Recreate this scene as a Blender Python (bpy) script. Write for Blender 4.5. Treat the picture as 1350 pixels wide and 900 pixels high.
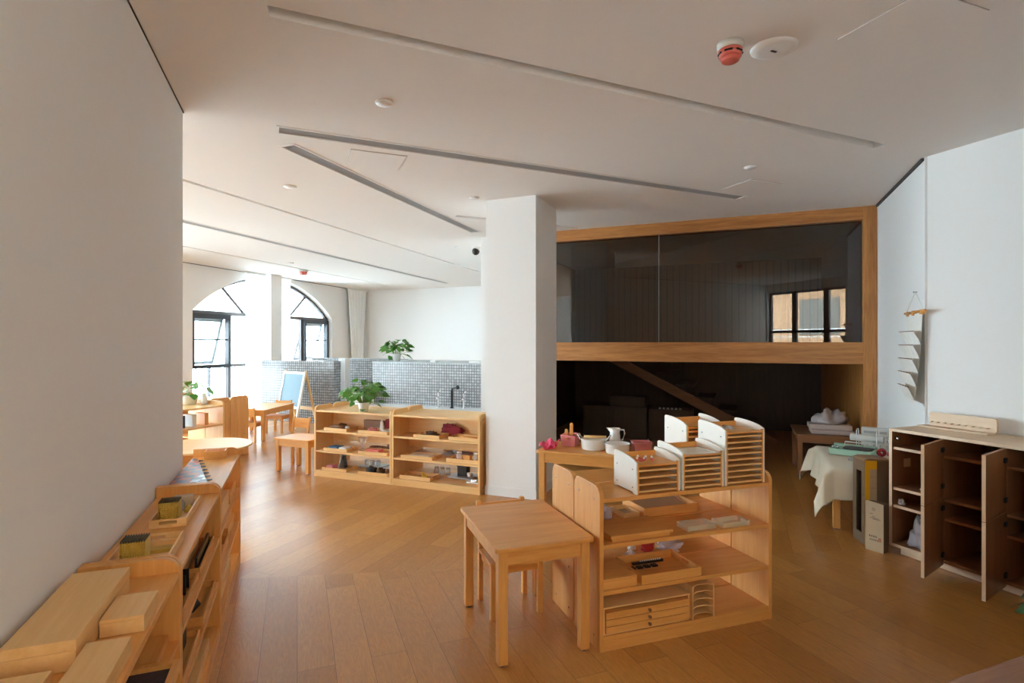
import bpy, bmesh, math, random
from mathutils import Vector, Matrix, noise as mnoise

for o in list(bpy.data.objects):
    bpy.data.objects.remove(o)
SC = bpy.context.scene
COL = SC.collection
R = math.radians

# ------------------------------------------------------------------ camera, sky, exposure
cam_d = bpy.data.cameras.new('camera')
cam_d.sensor_width = 36.0
cam_d.lens = 730 / 1350 * 36.0
cam_d.shift_y = 1 / 1350
cam_d.clip_start = 0.05
cam = bpy.data.objects.new('camera', cam_d)
COL.objects.link(cam)
cam.location = (0, 0, 1.5)
cam.rotation_euler = (R(90), 0, 0)
SC.camera = cam

wd = bpy.data.worlds.new('daylight')
SC.world = wd
wd.use_nodes = True
bg = wd.node_tree.nodes['Background']
bg.inputs['Color'].default_value = (0.74, 0.91, 1.0, 1)
bg.inputs['Strength'].default_value = 9.0
SC.view_settings.view_transform = 'Standard'
SC.view_settings.look = 'None'
SC.view_settings.gamma = 1.0
SC.view_settings.use_curve_mapping = False
SC.view_settings.exposure = 1.5
try:
    SC.cycles.max_bounces = 14
    SC.cycles.diffuse_bounces = 10
    SC.cycles.glossy_bounces = 4
    SC.cycles.transparent_max_bounces = 16
    SC.cycles.sample_clamp_indirect = 6.0
    SC.cycles.use_denoising = True
    SC.cycles.caustics_reflective = False
    SC.cycles.caustics_refractive = False
except Exception:
    pass

# ------------------------------------------------------------------ frames of reference (origin x, y and turn)
CEIL = 2.90
FR = {'w': (0, 0, 0), 'A': (0, 0, R(21.2)), 'E': (0, 0, R(-22.6))}
def at(fr, x, y):
    ox, oy, r = FR[fr]
    return (ox + x * math.cos(r) - y * math.sin(r), oy + x * math.sin(r) + y * math.cos(r))
def frame(name, fr, x, y, deg):
    p = at(fr, x, y)
    FR[name] = (p[0], p[1], FR[fr][2] + R(deg))
frame('S', 'w', 0.446, 2.681, 18.65)      # shelf in the middle of the room
frame('T', 'w', -0.074, 2.518, 18.9)      # table in front of it
frame('W', 'w', -4.044, 15.141, -17.2)    # window wall, y runs along the wall
frame('K', 'E', -4.443, 4.89, 0)          # two shelves beside the pillar
frame('L', 'A', -0.362, 0.0, 90)          # shelves along the left wall
frame('C', 'A', 3.96, 2.724, -90)         # cabinets on the right
_p, _q = at('W', 0, -16.2), at('A', -0.82, -0.5)
FR['N'] = (_p[0], _p[1], math.atan2(_q[1] - _p[1], _q[0] - _p[0]))   # near end wall of the hall, x runs along it
HALL_END = math.hypot(_q[0] - _p[0], _q[1] - _p[1])

# ------------------------------------------------------------------ portals: help the sky find its way through the openings
def portal(fr, x, y, z, deg, w, h):
    l = bpy.data.lights.new('window_daylight', 'AREA')
    l.shape = 'RECTANGLE'; l.size = w; l.size_y = h
    l.cycles.is_portal = True
    o = bpy.data.objects.new('window_daylight', l)
    COL.objects.link(o)
    p = at(fr, x, y)
    o.location = (p[0], p[1], z)
    o.rotation_euler = (R(90), 0, FR[fr][2] + R(deg))
portal('W', -0.34, -3.49, 1.45, 90, 4.3, 2.9)
portal('W', -0.34, -8.6, 1.45, 90, 4.3, 2.9)
portal('W', -0.34, -13.4, 1.45, 90, 4.3, 2.9)
portal('A', 0.38, -1.66, 1.85, 0, 2.1, 1.9)

# ------------------------------------------------------------------ materials
def mat(name, col, rough=0.5, metal=0.0, spec=0.5, noise=0.0, nscale=20, trans=0.0, alpha=1.0, coat=0.0, sheen=0.0):
    m = bpy.data.materials.new(name)
    m.use_nodes = True
    nt = m.node_tree
    b = nt.nodes['Principled BSDF']
    b.inputs['Base Color'].default_value = (*col, 1)
    b.inputs['Roughness'].default_value = rough
    b.inputs['Metallic'].default_value = metal
    b.inputs['Specular IOR Level'].default_value = spec
    b.inputs['Transmission Weight'].default_value = trans
    b.inputs['Alpha'].default_value = alpha
    b.inputs['Coat Weight'].default_value = coat
    if sheen:
        b.inputs['Sheen Weight'].default_value = sheen
    if noise:
        tc = nt.nodes.new('ShaderNodeTexCoord')
        n = nt.nodes.new('ShaderNodeTexNoise')
        n.inputs['Scale'].default_value = nscale
        n.inputs['Detail'].default_value = 4
        mx = nt.nodes.new('ShaderNodeMix'); mx.data_type = 'RGBA'
        mx.inputs[6].default_value = (*[c * (1 - noise) for c in col], 1)
        mx.inputs[7].default_value = (*[min(1, c * (1 + noise)) for c in col], 1)
        nt.links.new(tc.outputs['Object'], n.inputs['Vector'])
        nt.links.new(n.outputs['Fac'], mx.inputs[0])
        nt.links.new(mx.outputs[2], b.inputs['Base Color'])
    return m

def wood(name, c1, c2, axis='x', rough=0.45, scale=1.0, coat=0.06, contrast=1.0):
    m = bpy.data.materials.new(name)
    m.use_nodes = True
    nt = m.node_tree; N = nt.nodes; LK = nt.links
    b = N['Principled BSDF']
    b.inputs['Roughness'].default_value = rough
    b.inputs['Coat Weight'].default_value = coat
    b.inputs['Coat Roughness'].default_value = 0.25
    tc = N.new('ShaderNodeTexCoord')
    oi = N.new('ShaderNodeObjectInfo')
    mul = N.new('ShaderNodeMath'); mul.operation = 'MULTIPLY'; mul.inputs[1].default_value = 17.0
    LK.new(oi.outputs['Random'], mul.inputs[0])
    add = N.new('ShaderNodeVectorMath'); add.operation = 'ADD'
    LK.new(tc.outputs['Object'], add.inputs[0]); LK.new(mul.outputs[0], add.inputs[1])
    mp = N.new('ShaderNodeMapping')
    s = {'x': (1.2, 16, 16), 'y': (16, 1.2, 16), 'z': (16, 16, 1.2)}[axis]
    mp.inputs['Scale'].default_value = [v * scale for v in s]
    LK.new(add.outputs[0], mp.inputs['Vector'])
    n1 = N.new('ShaderNodeTexNoise'); n1.inputs['Scale'].default_value = 1.3; n1.inputs['Detail'].default_value = 5; n1.inputs['Distortion'].default_value = 0.8
    LK.new(mp.outputs[0], n1.inputs['Vector'])
    n2 = N.new('ShaderNodeTexNoise'); n2.inputs['Scale'].default_value = 7.0; n2.inputs['Detail'].default_value = 6
    LK.new(mp.outputs[0], n2.inputs['Vector'])
    mx0 = N.new('ShaderNodeMath'); mx0.operation = 'MULTIPLY_ADD'; mx0.inputs[1].default_value = 0.35
    LK.new(n2.outputs['Fac'], mx0.inputs[0])
    m65 = N.new('ShaderNodeMath'); m65.operation = 'MULTIPLY'; m65.inputs[1].default_value = 0.65
    LK.new(n1.outputs['Fac'], m65.inputs[0]); LK.new(m65.outputs[0], mx0.inputs[2])
    rp = N.new('ShaderNodeValToRGB')
    rp.color_ramp.elements[0].position = 0.5 - 0.17 / contrast; rp.color_ramp.elements[0].color = (*c2, 1)
    rp.color_ramp.elements[1].position = 0.5 + 0.15 / contrast; rp.color_ramp.elements[1].color = (*c1, 1)
    LK.new(mx0.outputs[0], rp.inputs[0])
    LK.new(rp.outputs[0], b.inputs['Base Color'])
    bp = N.new('ShaderNodeBump'); bp.inputs['Strength'].default_value = 0.04; bp.inputs['Distance'].default_value = 0.002
    LK.new(n2.outputs['Fac'], bp.inputs['Height']); LK.new(bp.outputs[0], b.inputs['Normal'])
    return m

BE1, BE2 = (0.76, 0.375, 0.100), (0.63, 0.275, 0.060)
BEECH = {a: wood('beech_' + a, BE1, BE2, a) for a in 'xyz'}
MAPLE = {a: wood('maple_' + a, (0.80, 0.50, 0.21), (0.71, 0.41, 0.145), a) for a in 'xyz'}
OAK = {a: wood('orange_oak_' + a, (0.50, 0.215, 0.055), (0.33, 0.12, 0.026), a, contrast=1.3) for a in 'xyz'}
PALEOAK = {a: wood('pale_oak_' + a, (0.74, 0.56, 0.38), (0.66, 0.46, 0.29), a) for a in 'xyz'}
CABW = {a: wood('cabinet_wood_' + a, (0.34, 0.15, 0.06), (0.25, 0.10, 0.035), a) for a in 'xyz'}
DARKW = {a: wood('shaded_wood_' + a, (0.085, 0.048, 0.026), (0.05, 0.027, 0.015), a, rough=0.55) for a in 'xyz'}  # brown wood, with the shade of the unlit stair room put into its colour
DESK = {a: wood('brown_desk_wood_' + a, (0.30, 0.13, 0.05), (0.20, 0.08, 0.03), a) for a in 'xyz'}
WHITE = mat('white_wall_paint', (0.80, 0.80, 0.79), 0.85, spec=0.2, noise=0.012, nscale=30)
CEILM = mat('white_ceiling_paint', (0.80, 0.78, 0.755), 0.9, spec=0.15, noise=0.01, nscale=12)
SKIRT = mat('white_skirting', (0.78, 0.78, 0.77), 0.5)
GAP = mat('shadow_gap_profile', (0.05, 0.05, 0.05), 0.7)
WLAM = mat('white_laminate', (0.82, 0.80, 0.74), 0.35, noise=0.02)
BLACK = mat('black_plastic', (0.012, 0.012, 0.014), 0.4)
DGREY = mat('dark_grey_frame', (0.045, 0.048, 0.055), 0.4)
FRAMEB = mat('grey_brown_frame', (0.13, 0.115, 0.115), 0.5)
SASH = mat('pale_blue_grey_sash', (0.45, 0.52, 0.58), 0.35)
STEEL = mat('brushed_steel', (0.6, 0.6, 0.6), 0.25, metal=1.0)
CHROME = mat('chrome', (0.8, 0.8, 0.82), 0.08, metal=1.0)
GRILLE = mat('grey_grille_metal', (0.42, 0.42, 0.425), 0.5)
SEAM = mat('panel_seam', (0.42, 0.40, 0.38), 0.8)
PINK = mat('pink_plastic', (0.72, 0.24, 0.235), 0.4)
HOTPINK = mat('hot_pink_cloth', (0.75, 0.075, 0.16), 0.8, noise=0.12, nscale=60)
RED = mat('red_plastic', (0.55, 0.035, 0.04), 0.35)
REDC = mat('burgundy_cloth', (0.26, 0.018, 0.03), 0.85, noise=0.2, nscale=50)
BRICKRED = mat('salmon_red_plastic', (0.72, 0.16, 0.12), 0.4)
ENAMEL = mat('white_enamel', (0.78, 0.77, 0.74), 0.22)
CERAM = mat('white_ceramic', (0.82, 0.82, 0.80), 0.18)
OFFW = mat('off_white_plastic', (0.66, 0.65, 0.61), 0.4)
MINT = mat('mint_green_plastic', (0.36, 0.56, 0.44), 0.35)
TEAL = mat('teal_plastic', (0.25, 0.46, 0.44), 0.35)
YEL = mat('yellow_tape', (0.78, 0.42, 0.015), 0.35)
CARD = mat('brown_cardboard', (0.27, 0.165, 0.085), 0.8, noise=0.08, nscale=8)
CARDD = mat('dark_brown_cardboard', (0.16, 0.10, 0.055), 0.8, noise=0.08, nscale=8)
KRAFT = mat('pale_kraft_card', (0.50, 0.38, 0.24), 0.8, noise=0.05, nscale=10)
INK = mat('printed_ink', (0.16, 0.12, 0.10), 0.8)
INKR = mat('printed_red_ink', (0.40, 0.10, 0.06), 0.8)
CLOTHC = mat('cream_tablecloth', (0.74, 0.66, 0.50), 0.75, noise=0.04, nscale=25, sheen=0.2)
CANVAS = mat('cream_canvas', (0.78, 0.755, 0.70), 0.9, noise=0.03, nscale=60)
CURT = mat('white_curtain_fabric', (0.83, 0.85, 0.85), 0.9)
PAPER = mat('white_paper', (0.80, 0.80, 0.79), 0.8)
NAVY = mat('navy_board', (0.012, 0.014, 0.032), 0.5)
BLUE = mat('blue_cloth', (0.06, 0.16, 0.30), 0.8, noise=0.15, nscale=40)
GOLD = mat('golden_beads', (0.62, 0.40, 0.06), 0.3)
BRONZE = mat('dark_bead_tops', (0.08, 0.055, 0.02), 0.4)
LEAF = mat('green_leaf', (0.075, 0.25, 0.028), 0.4, noise=0.35, nscale=14)
LEAFD = mat('dark_green_leaf', (0.02, 0.085, 0.025), 0.45, noise=0.3, nscale=14)
STEM = mat('green_stem', (0.16, 0.30, 0.06), 0.5)
SOIL = mat('potting_soil', (0.03, 0.02, 0.013), 0.95, noise=0.3, nscale=80)
BROWNF = mat('brown_bristle', (0.10, 0.045, 0.02), 0.9, noise=0.3, nscale=60)
LEATHER = mat('brown_leather', (0.20, 0.085, 0.035), 0.6, noise=0.15)
GREYT = mat('grey_tray_plastic', (0.40, 0.40, 0.40), 0.4)
SILVER = mat('silver_grey_tray', (0.55, 0.55, 0.56), 0.3, metal=0.3)
CHALK = mat('blue_grey_board', (0.13, 0.24, 0.32), 0.55, noise=0.06, nscale=6)
DUCK = mat('yellow_plastic', (0.80, 0.50, 0.04), 0.35)
GREENP = mat('bright_green_plastic', (0.14, 0.42, 0.05), 0.4)
LEDGE = mat('grey_ledge_stone', (0.36, 0.40, 0.42), 0.35, noise=0.04)
COUNTER = mat('white_stone_counter', (0.78, 0.79, 0.79), 0.25)
PADB = mat('blue_grey_foot_pad', (0.08, 0.09, 0.22), 0.5)
LABELW = mat('cream_label', (0.72, 0.68, 0.58), 0.7)

def clear(name, tint=(1, 1, 1), ior=1.45, gloss=1.0, rough=0.02):
    """thin clear sheet: lets light straight through, mirrors by Fresnel"""
    m = bpy.data.materials.new(name); m.use_nodes = True
    nt = m.node_tree; N = nt.nodes
    N.remove(N['Principled BSDF'])
    t = N.new('ShaderNodeBsdfTransparent'); t.inputs[0].default_value = (*tint, 1)
    g = N.new('ShaderNodeBsdfGlossy'); g.inputs['Roughness'].default_value = rough
    fz = N.new('ShaderNodeFresnel'); fz.inputs['IOR'].default_value = ior
    ml = N.new('ShaderNodeMath'); ml.operation = 'MULTIPLY'; ml.inputs[1].default_value = gloss
    mx = N.new('ShaderNodeMixShader')
    nt.links.new(fz.outputs[0], ml.inputs[0]); nt.links.new(ml.outputs[0], mx.inputs[0])
    nt.links.new(t.outputs[0], mx.inputs[1]); nt.links.new(g.outputs[0], mx.inputs[2])
    nt.links.new(mx.outputs[0], N['Material Output'].inputs['Surface'])
    return m
PANE = clear('window_glass', (0.97, 0.985, 0.99), 1.45, 0.6)
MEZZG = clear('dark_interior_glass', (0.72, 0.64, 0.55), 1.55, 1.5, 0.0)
ACRYL = mat('clear_acrylic', (0.80, 0.72, 0.52), 0.12, alpha=0.42)
FILM = mat('clear_plastic_film', (0.72, 0.70, 0.76), 0.18, alpha=0.5)
GLASSW = mat('clear_glassware', (0.78, 0.82, 0.84), 0.08, alpha=0.33)

def sheer():
    m = bpy.data.materials.new('sheer_curtain_fabric'); m.use_nodes = True
    nt = m.node_tree; N = nt.nodes
    N.remove(N['Principled BSDF'])
    d = N.new('ShaderNodeBsdfDiffuse'); d.inputs[0].default_value = (0.9, 0.92, 0.92, 1)
    tl = N.new('ShaderNodeBsdfTranslucent'); tl.inputs[0].default_value = (0.92, 0.94, 0.94, 1)
    tr = N.new('ShaderNodeBsdfTransparent')
    a = N.new('ShaderNodeMixShader'); a.inputs[0].default_value = 0.6
    c = N.new('ShaderNodeMixShader'); c.inputs[0].default_value = 0.30
    nt.links.new(d.outputs[0], a.inputs[1]); nt.links.new(tl.outputs[0], a.inputs[2])
    nt.links.new(a.outputs[0], c.inputs[1]); nt.links.new(tr.outputs[0], c.inputs[2])
    nt.links.new(c.outputs[0], N['Material Output'].inputs['Surface'])
    return m
SHEER = sheer()

def floor_mat():
    m = bpy.data.materials.new('oak_plank_floor'); m.use_nodes = True
    nt = m.node_tree; N = nt.nodes; LK = nt.links
    b = N['Principled BSDF']
    geo = N.new('ShaderNodeNewGeometry')
    sep = N.new('ShaderNodeSeparateXYZ'); LK.new(geo.outputs['Position'], sep.inputs[0])
    # planks change direction along one seam across the room
    ma = N.new('ShaderNodeMath'); ma.operation = 'MULTIPLY_ADD'; ma.inputs[1].default_value = -0.116; ma.inputs[2].default_value = -3.715
    LK.new(sep.outputs['X'], ma.inputs[0])
    ad = N.new('ShaderNodeMath'); LK.new(ma.outputs[0], ad.inputs[0]); LK.new(sep.outputs['Y'], ad.inputs[1])
    gt = N.new('ShaderNodeMath'); gt.operation = 'GREATER_THAN'; gt.inputs[1].default_value = 0; LK.new(ad.outputs[0], gt.inputs[0])
    def planks(angle):
        mp = N.new('ShaderNodeMapping'); mp.vector_type = 'POINT'
        mp.inputs['Rotation'].default_value = (0, 0, angle)
        LK.new(geo.outputs['Position'], mp.inputs['Vector'])
        return mp
    pa = planks(R(-111.2)); pe = planks(R(-67.4))
    mv = N.new('ShaderNodeMix'); mv.data_type = 'VECTOR'
    LK.new(gt.outputs[0], mv.inputs[0]); LK.new(pa.outputs[0], mv.inputs[4]); LK.new(pe.outputs[0], mv.inputs[5])
    br = N.new('ShaderNodeTexBrick')
    br.offset = 0.37; br.offset_frequency = 2
    br.inputs['Scale'].default_value = 1.0
    br.inputs['Brick Width'].default_value = 1.35
    br.inputs['Row Height'].default_value = 0.165
    br.inputs['Mortar Size'].default_value = 0.0012
    br.inputs['Mortar Smooth'].default_value = 0.1
    br.inputs['Bias'].default_value = 0.0
    br.inputs['Color1'].default_value = (0.0, 0.0, 0.0, 1)
    br.inputs['Color2'].default_value = (1, 1, 1, 1)
    br.inputs['Mortar'].default_value = (0.5, 0.5, 0.5, 1)
    LK.new(mv.outputs[1], br.inputs['Vector'])
    # grain runs along each plank, shifted per plank
    sc = N.new('ShaderNodeMapping'); sc.inputs['Scale'].default_value = (1.6, 11, 1)
    LK.new(mv.outputs[1], sc.inputs['Vector'])
    sh = N.new('ShaderNodeVectorMath'); sh.operation = 'MULTIPLY_ADD'
    sh.inputs[1].default_value = (23, 31, 0)
    LK.new(br.outputs['Color'], sh.inputs[0]); LK.new(sc.outputs[0], sh.inputs[2])
    n1 = N.new('ShaderNodeTexNoise'); n1.inputs['Scale'].default_value = 1.4; n1.inputs['Detail'].default_value = 2; n1.inputs['Distortion'].default_value = 1.2
    LK.new(sh.outputs[0], n1.inputs['Vector'])
    wv = N.new('ShaderNodeMath'); wv.operation = 'MULTIPLY'; wv.inputs[1].default_value = 60
    LK.new(n1.outputs['Fac'], wv.inputs[0])
    sn = N.new('ShaderNodeMath'); sn.operation = 'SINE'; LK.new(wv.outputs[0], sn.inputs[0])
    n2 = N.new('ShaderNodeTexNoise'); n2.inputs['Scale'].default_value = 9; n2.inputs['Detail'].default_value = 6
    LK.new(sh.outputs[0], n2.inputs['Vector'])
    # colour
    c1 = N.new('ShaderNodeMix'); c1.data_type = 'RGBA'
    c1.inputs[6].default_value = (0.48, 0.210, 0.046, 1); c1.inputs[7].default_value = (0.61, 0.290, 0.074, 1)
    LK.new(br.outputs['Color'], c1.inputs[0])
    c2 = N.new('ShaderNodeMix'); c2.data_type = 'RGBA'; c2.blend_type = 'MULTIPLY'
    g = N.new('ShaderNodeMapRange'); g.inputs['From Min'].default_value = -1; g.inputs['From Max'].default_value = 1
    g.inputs['To Min'].default_value = 0.0; g.inputs['To Max'].default_value = 0.22
    LK.new(sn.outputs[0], g.inputs['Value']); LK.new(g.outputs[0], c2.inputs[0])
    LK.new(c1.outputs[2], c2.inputs[6]); c2.inputs[7].default_value = (0.55, 0.48, 0.42, 1)
    c3 = N.new('ShaderNodeMix'); c3.data_type = 'RGBA'; c3.blend_type = 'MULTIPLY'
    g2 = N.new('ShaderNodeMapRange'); g2.inputs['From Min'].default_value = 0.35; g2.inputs['From Max'].default_value = 0.7
    g2.inputs['To Min'].default_value = 0.0; g2.inputs['To Max'].default_value = 0.35
    LK.new(n2.outputs['Fac'], g2.inputs['Value']); LK.new(g2.outputs[0], c3.inputs[0])
    LK.new(c2.outputs[2], c3.inputs[6]); c3.inputs[7].default_value = (0.6, 0.55, 0.5, 1)
    c4 = N.new('ShaderNodeMix'); c4.data_type = 'RGBA'
    LK.new(br.outputs['Fac'], c4.inputs[0]); LK.new(c3.outputs[2], c4.inputs[6]); c4.inputs[7].default_value = (0.16, 0.08, 0.03, 1)
    LK.new(c4.outputs[2], b.inputs['Base Color'])
    b.inputs['Roughness'].default_value = 0.34
    b.inputs['Specular IOR Level'].default_value = 0.5
    b.inputs['Coat Weight'].default_value = 0.25
    b.inputs['Coat Roughness'].default_value = 0.22
    bp = N.new('ShaderNodeBump'); bp.inputs['Strength'].default_value = 0.12; bp.inputs['Distance'].default_value = 0.0015
    LK.new(sn.outputs[0], bp.inputs['Height']); LK.new(bp.outputs[0], b.inputs['Normal'])
    return m
FLOORM = floor_mat()

def grid_mat(name, size, c1, c2, mortar, msize, rough=0.25, row=None):
    m = bpy.data.materials.new(name); m.use_nodes = True
    nt = m.node_tree; N = nt.nodes; LK = nt.links
    b = N['Principled BSDF']
    tc = N.new('ShaderNodeTexCoord'); sp = N.new('ShaderNodeSeparateXYZ'); LK.new(tc.outputs['Object'], sp.inputs[0])
    a = N.new('ShaderNodeMath'); LK.new(sp.outputs['X'], a.inputs[0]); LK.new(sp.outputs['Y'], a.inputs[1])
    cb = N.new('ShaderNodeCombineXYZ'); LK.new(a.outputs[0], cb.inputs[0]); LK.new(sp.outputs['Z'], cb.inputs[1])
    br = N.new('ShaderNodeTexBrick'); br.offset = 0.0
    br.inputs['Scale'].default_value = 1; br.inputs['Brick Width'].default_value = size; br.inputs['Row Height'].default_value = row or size
    br.inputs['Mortar Size'].default_value = msize; br.inputs['Mortar Smooth'].default_value = 0.1; br.inputs['Bias'].default_value = 0
    br.inputs['Color1'].default_value = (*c1, 1); br.inputs['Color2'].default_value = (*c2, 1); br.inputs['Mortar'].default_value = (*mortar, 1)
    LK.new(cb.outputs[0], br.inputs['Vector']); LK.new(br.outputs['Color'], b.inputs['Base Color'])
    b.inputs['Roughness'].default_value = rough
    return m
MOSAIC = grid_mat('grey_mosaic_tile', 0.048, (0.30, 0.31, 0.32), (0.46, 0.47, 0.48), (0.10, 0.105, 0.11), 0.0055, 0.22)
SLATM = grid_mat('lit_wood_slats', 0.11, (0.17, 0.088, 0.040), (0.14, 0.070, 0.031), (0.055, 0.028, 0.013), 0.012, 0.55, row=8)  # brighter copy of the stair room wall wood, lit look put into its colour
NAVYG = grid_mat('navy_squared_board', 0.045, (0.012, 0.015, 0.035), (0.015, 0.018, 0.04), (0.05, 0.06, 0.09), 0.0012, 0.45)

def checker_mat():
    m = bpy.data.materials.new('checker_board_squares'); m.use_nodes = True
    nt = m.node_tree; N = nt.nodes; LK = nt.links
    b = N['Principled BSDF']; b.inputs['Roughness'].default_value = 0.3
    tc = N.new('ShaderNodeTexCoord')
    mp = N.new('ShaderNodeMapping'); mp.inputs['Rotation'].default_value = (0, 0, R(10)); LK.new(tc.outputs['Object'], mp.inputs[0])
    ck = N.new('ShaderNodeTexChecker'); ck.inputs['Scale'].default_value = 17
    ck.inputs['Color1'].default_value = (0.045, 0.075, 0.15, 1); ck.inputs['Color2'].default_value = (0.55, 0.64, 0.72, 1)
    LK.new(mp.outputs[0], ck.inputs['Vector'])
    ck2 = N.new('ShaderNodeTexChecker'); ck2.inputs['Scale'].default_value = 17
    ck2.inputs['Color1'].default_value = (0.045, 0.075, 0.15, 1); ck2.inputs['Color2'].default_value = (0.40, 0.06, 0.045, 1)
    LK.new(mp.outputs[0], ck2.inputs['Vector'])
    sp = N.new('ShaderNodeSeparateXYZ'); LK.new(mp.outputs[0], sp.inputs[0])
    gt = N.new('ShaderNodeMath'); gt.operation = 'GREATER_THAN'; gt.inputs[1].default_value = 0.215; LK.new(sp.outputs['Y'], gt.inputs[0])
    mx = N.new('ShaderNodeMix'); mx.data_type = 'RGBA'
    LK.new(gt.outputs[0], mx.inputs[0]); LK.new(ck.outputs[0], mx.inputs[6]); LK.new(ck2.outputs[0], mx.inputs[7])
    LK.new(mx.outputs[2], b.inputs['Base Color'])
    return m
CHECK = checker_mat()

# ------------------------------------------------------------------ mesh helpers
class MB:
    """collects shapes; build() links them as one mesh object"""
    def __init__(s):
        s.bm = bmesh.new(); s.M = Matrix.Identity(4)
    def _v(s, p):
        return s.bm.verts.new(s.M @ Vector(p))
    def turn(s, loc=(0, 0, 0), rx=0, ry=0, rz=0):
        s.M = Matrix.Translation(loc) @ Matrix.Rotation(R(rz), 4, 'Z') @ Matrix.Rotation(R(ry), 4, 'Y') @ Matrix.Rotation(R(rx), 4, 'X')
        return s
    def box(s, x0, x1, y0, y1, z0, z1, b=0.0):
        v = [s._v(p) for p in ((x0, y0, z0), (x1, y0, z0), (x1, y1, z0), (x0, y1, z0), (x0, y0, z1), (x1, y0, z1), (x1, y1, z1), (x0, y1, z1))]
        fs = [s.bm.faces.new([v[i] for i in q]) for q in ((0, 3, 2, 1), (4, 5, 6, 7), (0, 1, 5, 4), (1, 2, 6, 5), (2, 3, 7, 6), (3, 0, 4, 7))]
        if b > 0:
            es = list({e for f in fs for e in f.edges})
            bmesh.ops.bevel(s.bm, geom=es, offset=b, segments=2, profile=0.7, affect='EDGES')
        return s
    def prism(s, pts, axis, lo, hi, b=0.0):
        def mk(p, t):
            a, c = p
            return {'x': (t, a, c), 'y': (a, t, c), 'z': (a, c, t)}[axis]
        l = [s._v(mk(p, lo)) for p in pts]; h = [s._v(mk(p, hi)) for p in pts]
        fs = [s.bm.faces.new(l[::-1]), s.bm.faces.new(h)]
        n = len(pts)
        for i in range(n):
            j = (i + 1) % n
            fs.append(s.bm.faces.new((l[i], l[j], h[j], h[i])))
        bmesh.ops.recalc_face_normals(s.bm, faces=fs)
        if b > 0:
            es = list({e for f in fs[:2] for e in f.edges})
            bmesh.ops.bevel(s.bm, geom=es, offset=b, segments=2, profile=0.7, affect='EDGES')
        return s
    def poly(s, pts):
        s.bm.faces.new([s._v(p) for p in pts]); return s
    def tube(s, pts, r, n=8, caps=True):
        pts = [Vector(p) for p in pts]
        rr = r if isinstance(r, (list, tuple)) else [r] * len(pts)
        rings = []
        up = Vector((0, 0, 1))
        for i, p in enumerate(pts):
            d = (pts[min(i + 1, len(pts) - 1)] - pts[max(i - 1, 0)]).normalized()
            u = up if abs(d.dot(up)) < 0.95 else Vector((1, 0, 0))
            a = d.cross(u).normalized(); c = d.cross(a).normalized()
            rings.append([s._v(p + (a * math.cos(2 * math.pi * k / n) + c * math.sin(2 * math.pi * k / n)) * rr[i]) for k in range(n)])
        for q, w in zip(rings, rings[1:]):
            for k in range(n):
                f = s.bm.faces.new((q[k], q[(k + 1) % n], w[(k + 1) % n], w[k])); f.smooth = True
        if caps:
            s.bm.faces.new(rings[0][::-1]); s.bm.faces.new(rings[-1])
        return s
    def lathe(s, prof, c=(0, 0, 0), n=24, sx=1.0, sy=1.0, smooth=True):
        rings = []
        for r, z in prof:
            if r <= 1e-6:
                rings.append([s._v((c[0], c[1], c[2] + z))])
            else:
                rings.append([s._v((c[0] + r * sx * math.cos(2 * math.pi * k / n), c[1] + r * sy * math.sin(2 * math.pi * k / n), c[2] + z)) for k in range(n)])
        for q, w in zip(rings, rings[1:]):
            for k in range(n):
                a = [q[k % len(q)], q[(k + 1) % len(q)], w[(k + 1) % len(w)], w[k % len(w)]]
                a = [x for i, x in enumerate(a) if x not in a[:i]]
                if len(a) > 2:
                    f = s.bm.faces.new(a); f.smooth = smooth
        return s
    def ball(s, c, rx, ry=None, rz=None, n=14, m=8):
        ry = ry or rx; rz = rz or rx
        prof = [(math.sin(math.pi * i / m), -math.cos(math.pi * i / m)) for i in range(m + 1)]
        prof[0] = (0, -1); prof[-1] = (0, 1)
        rings = []
        for r, z in prof:
            if r < 1e-6: rings.append([s._v((c[0], c[1], c[2] + z * rz))])
            else: rings.append([s._v((c[0] + r * rx * math.cos(2 * math.pi * k / n), c[1] + r * ry * math.sin(2 * math.pi * k / n), c[2] + z * rz)) for k in range(n)])
        for q, w in zip(rings, rings[1:]):
            for k in range(n):
                a = [q[k % len(q)], q[(k + 1) % len(q)], w[(k + 1) % len(w)], w[k % len(w)]]
                a = [x for i, x in enumerate(a) if x not in a[:i]]
                f = s.bm.faces.new(a); f.smooth = True
        return s
    def lump(s, seed, sx, sy, sz, c=(0, 0, 0), rough=0.35, n=18, m=10, freq=2.2):
        """crumpled soft mound resting on z = c.z"""
        off = Vector((seed * 7.3, seed * 3.1, seed * 1.7))
        rings = []
        for i in range(m + 1):
            th = math.pi / 2 * i / m
            ring = []
            k_n = 1 if i == m else n
            for k in range(k_n):
                ph = 2 * math.pi * k / n
                d = Vector((math.cos(th) * math.cos(ph), math.cos(th) * math.sin(ph), math.sin(th)))
                q = 1 + rough * mnoise.noise(d * freq + off) + rough * 0.5 * mnoise.noise(d * freq * 2.7 + off)
                ring.append(s._v((c[0] + d.x * sx * q, c[1] + d.y * sy * q, c[2] + max(0, d.z * sz * q))))
            rings.append(ring)
        for q, w in zip(rings, rings[1:]):
            for k in range(n):
                a = [q[k % len(q)], q[(k + 1) % len(q)], w[(k + 1) % len(w)], w[k % len(w)]]
                a = [x for i, x in enumerate(a) if x not in a[:i]]
                f = s.bm.faces.new(a); f.smooth = True
        s.bm.faces.new(rings[0][::-1])
        return s
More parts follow.
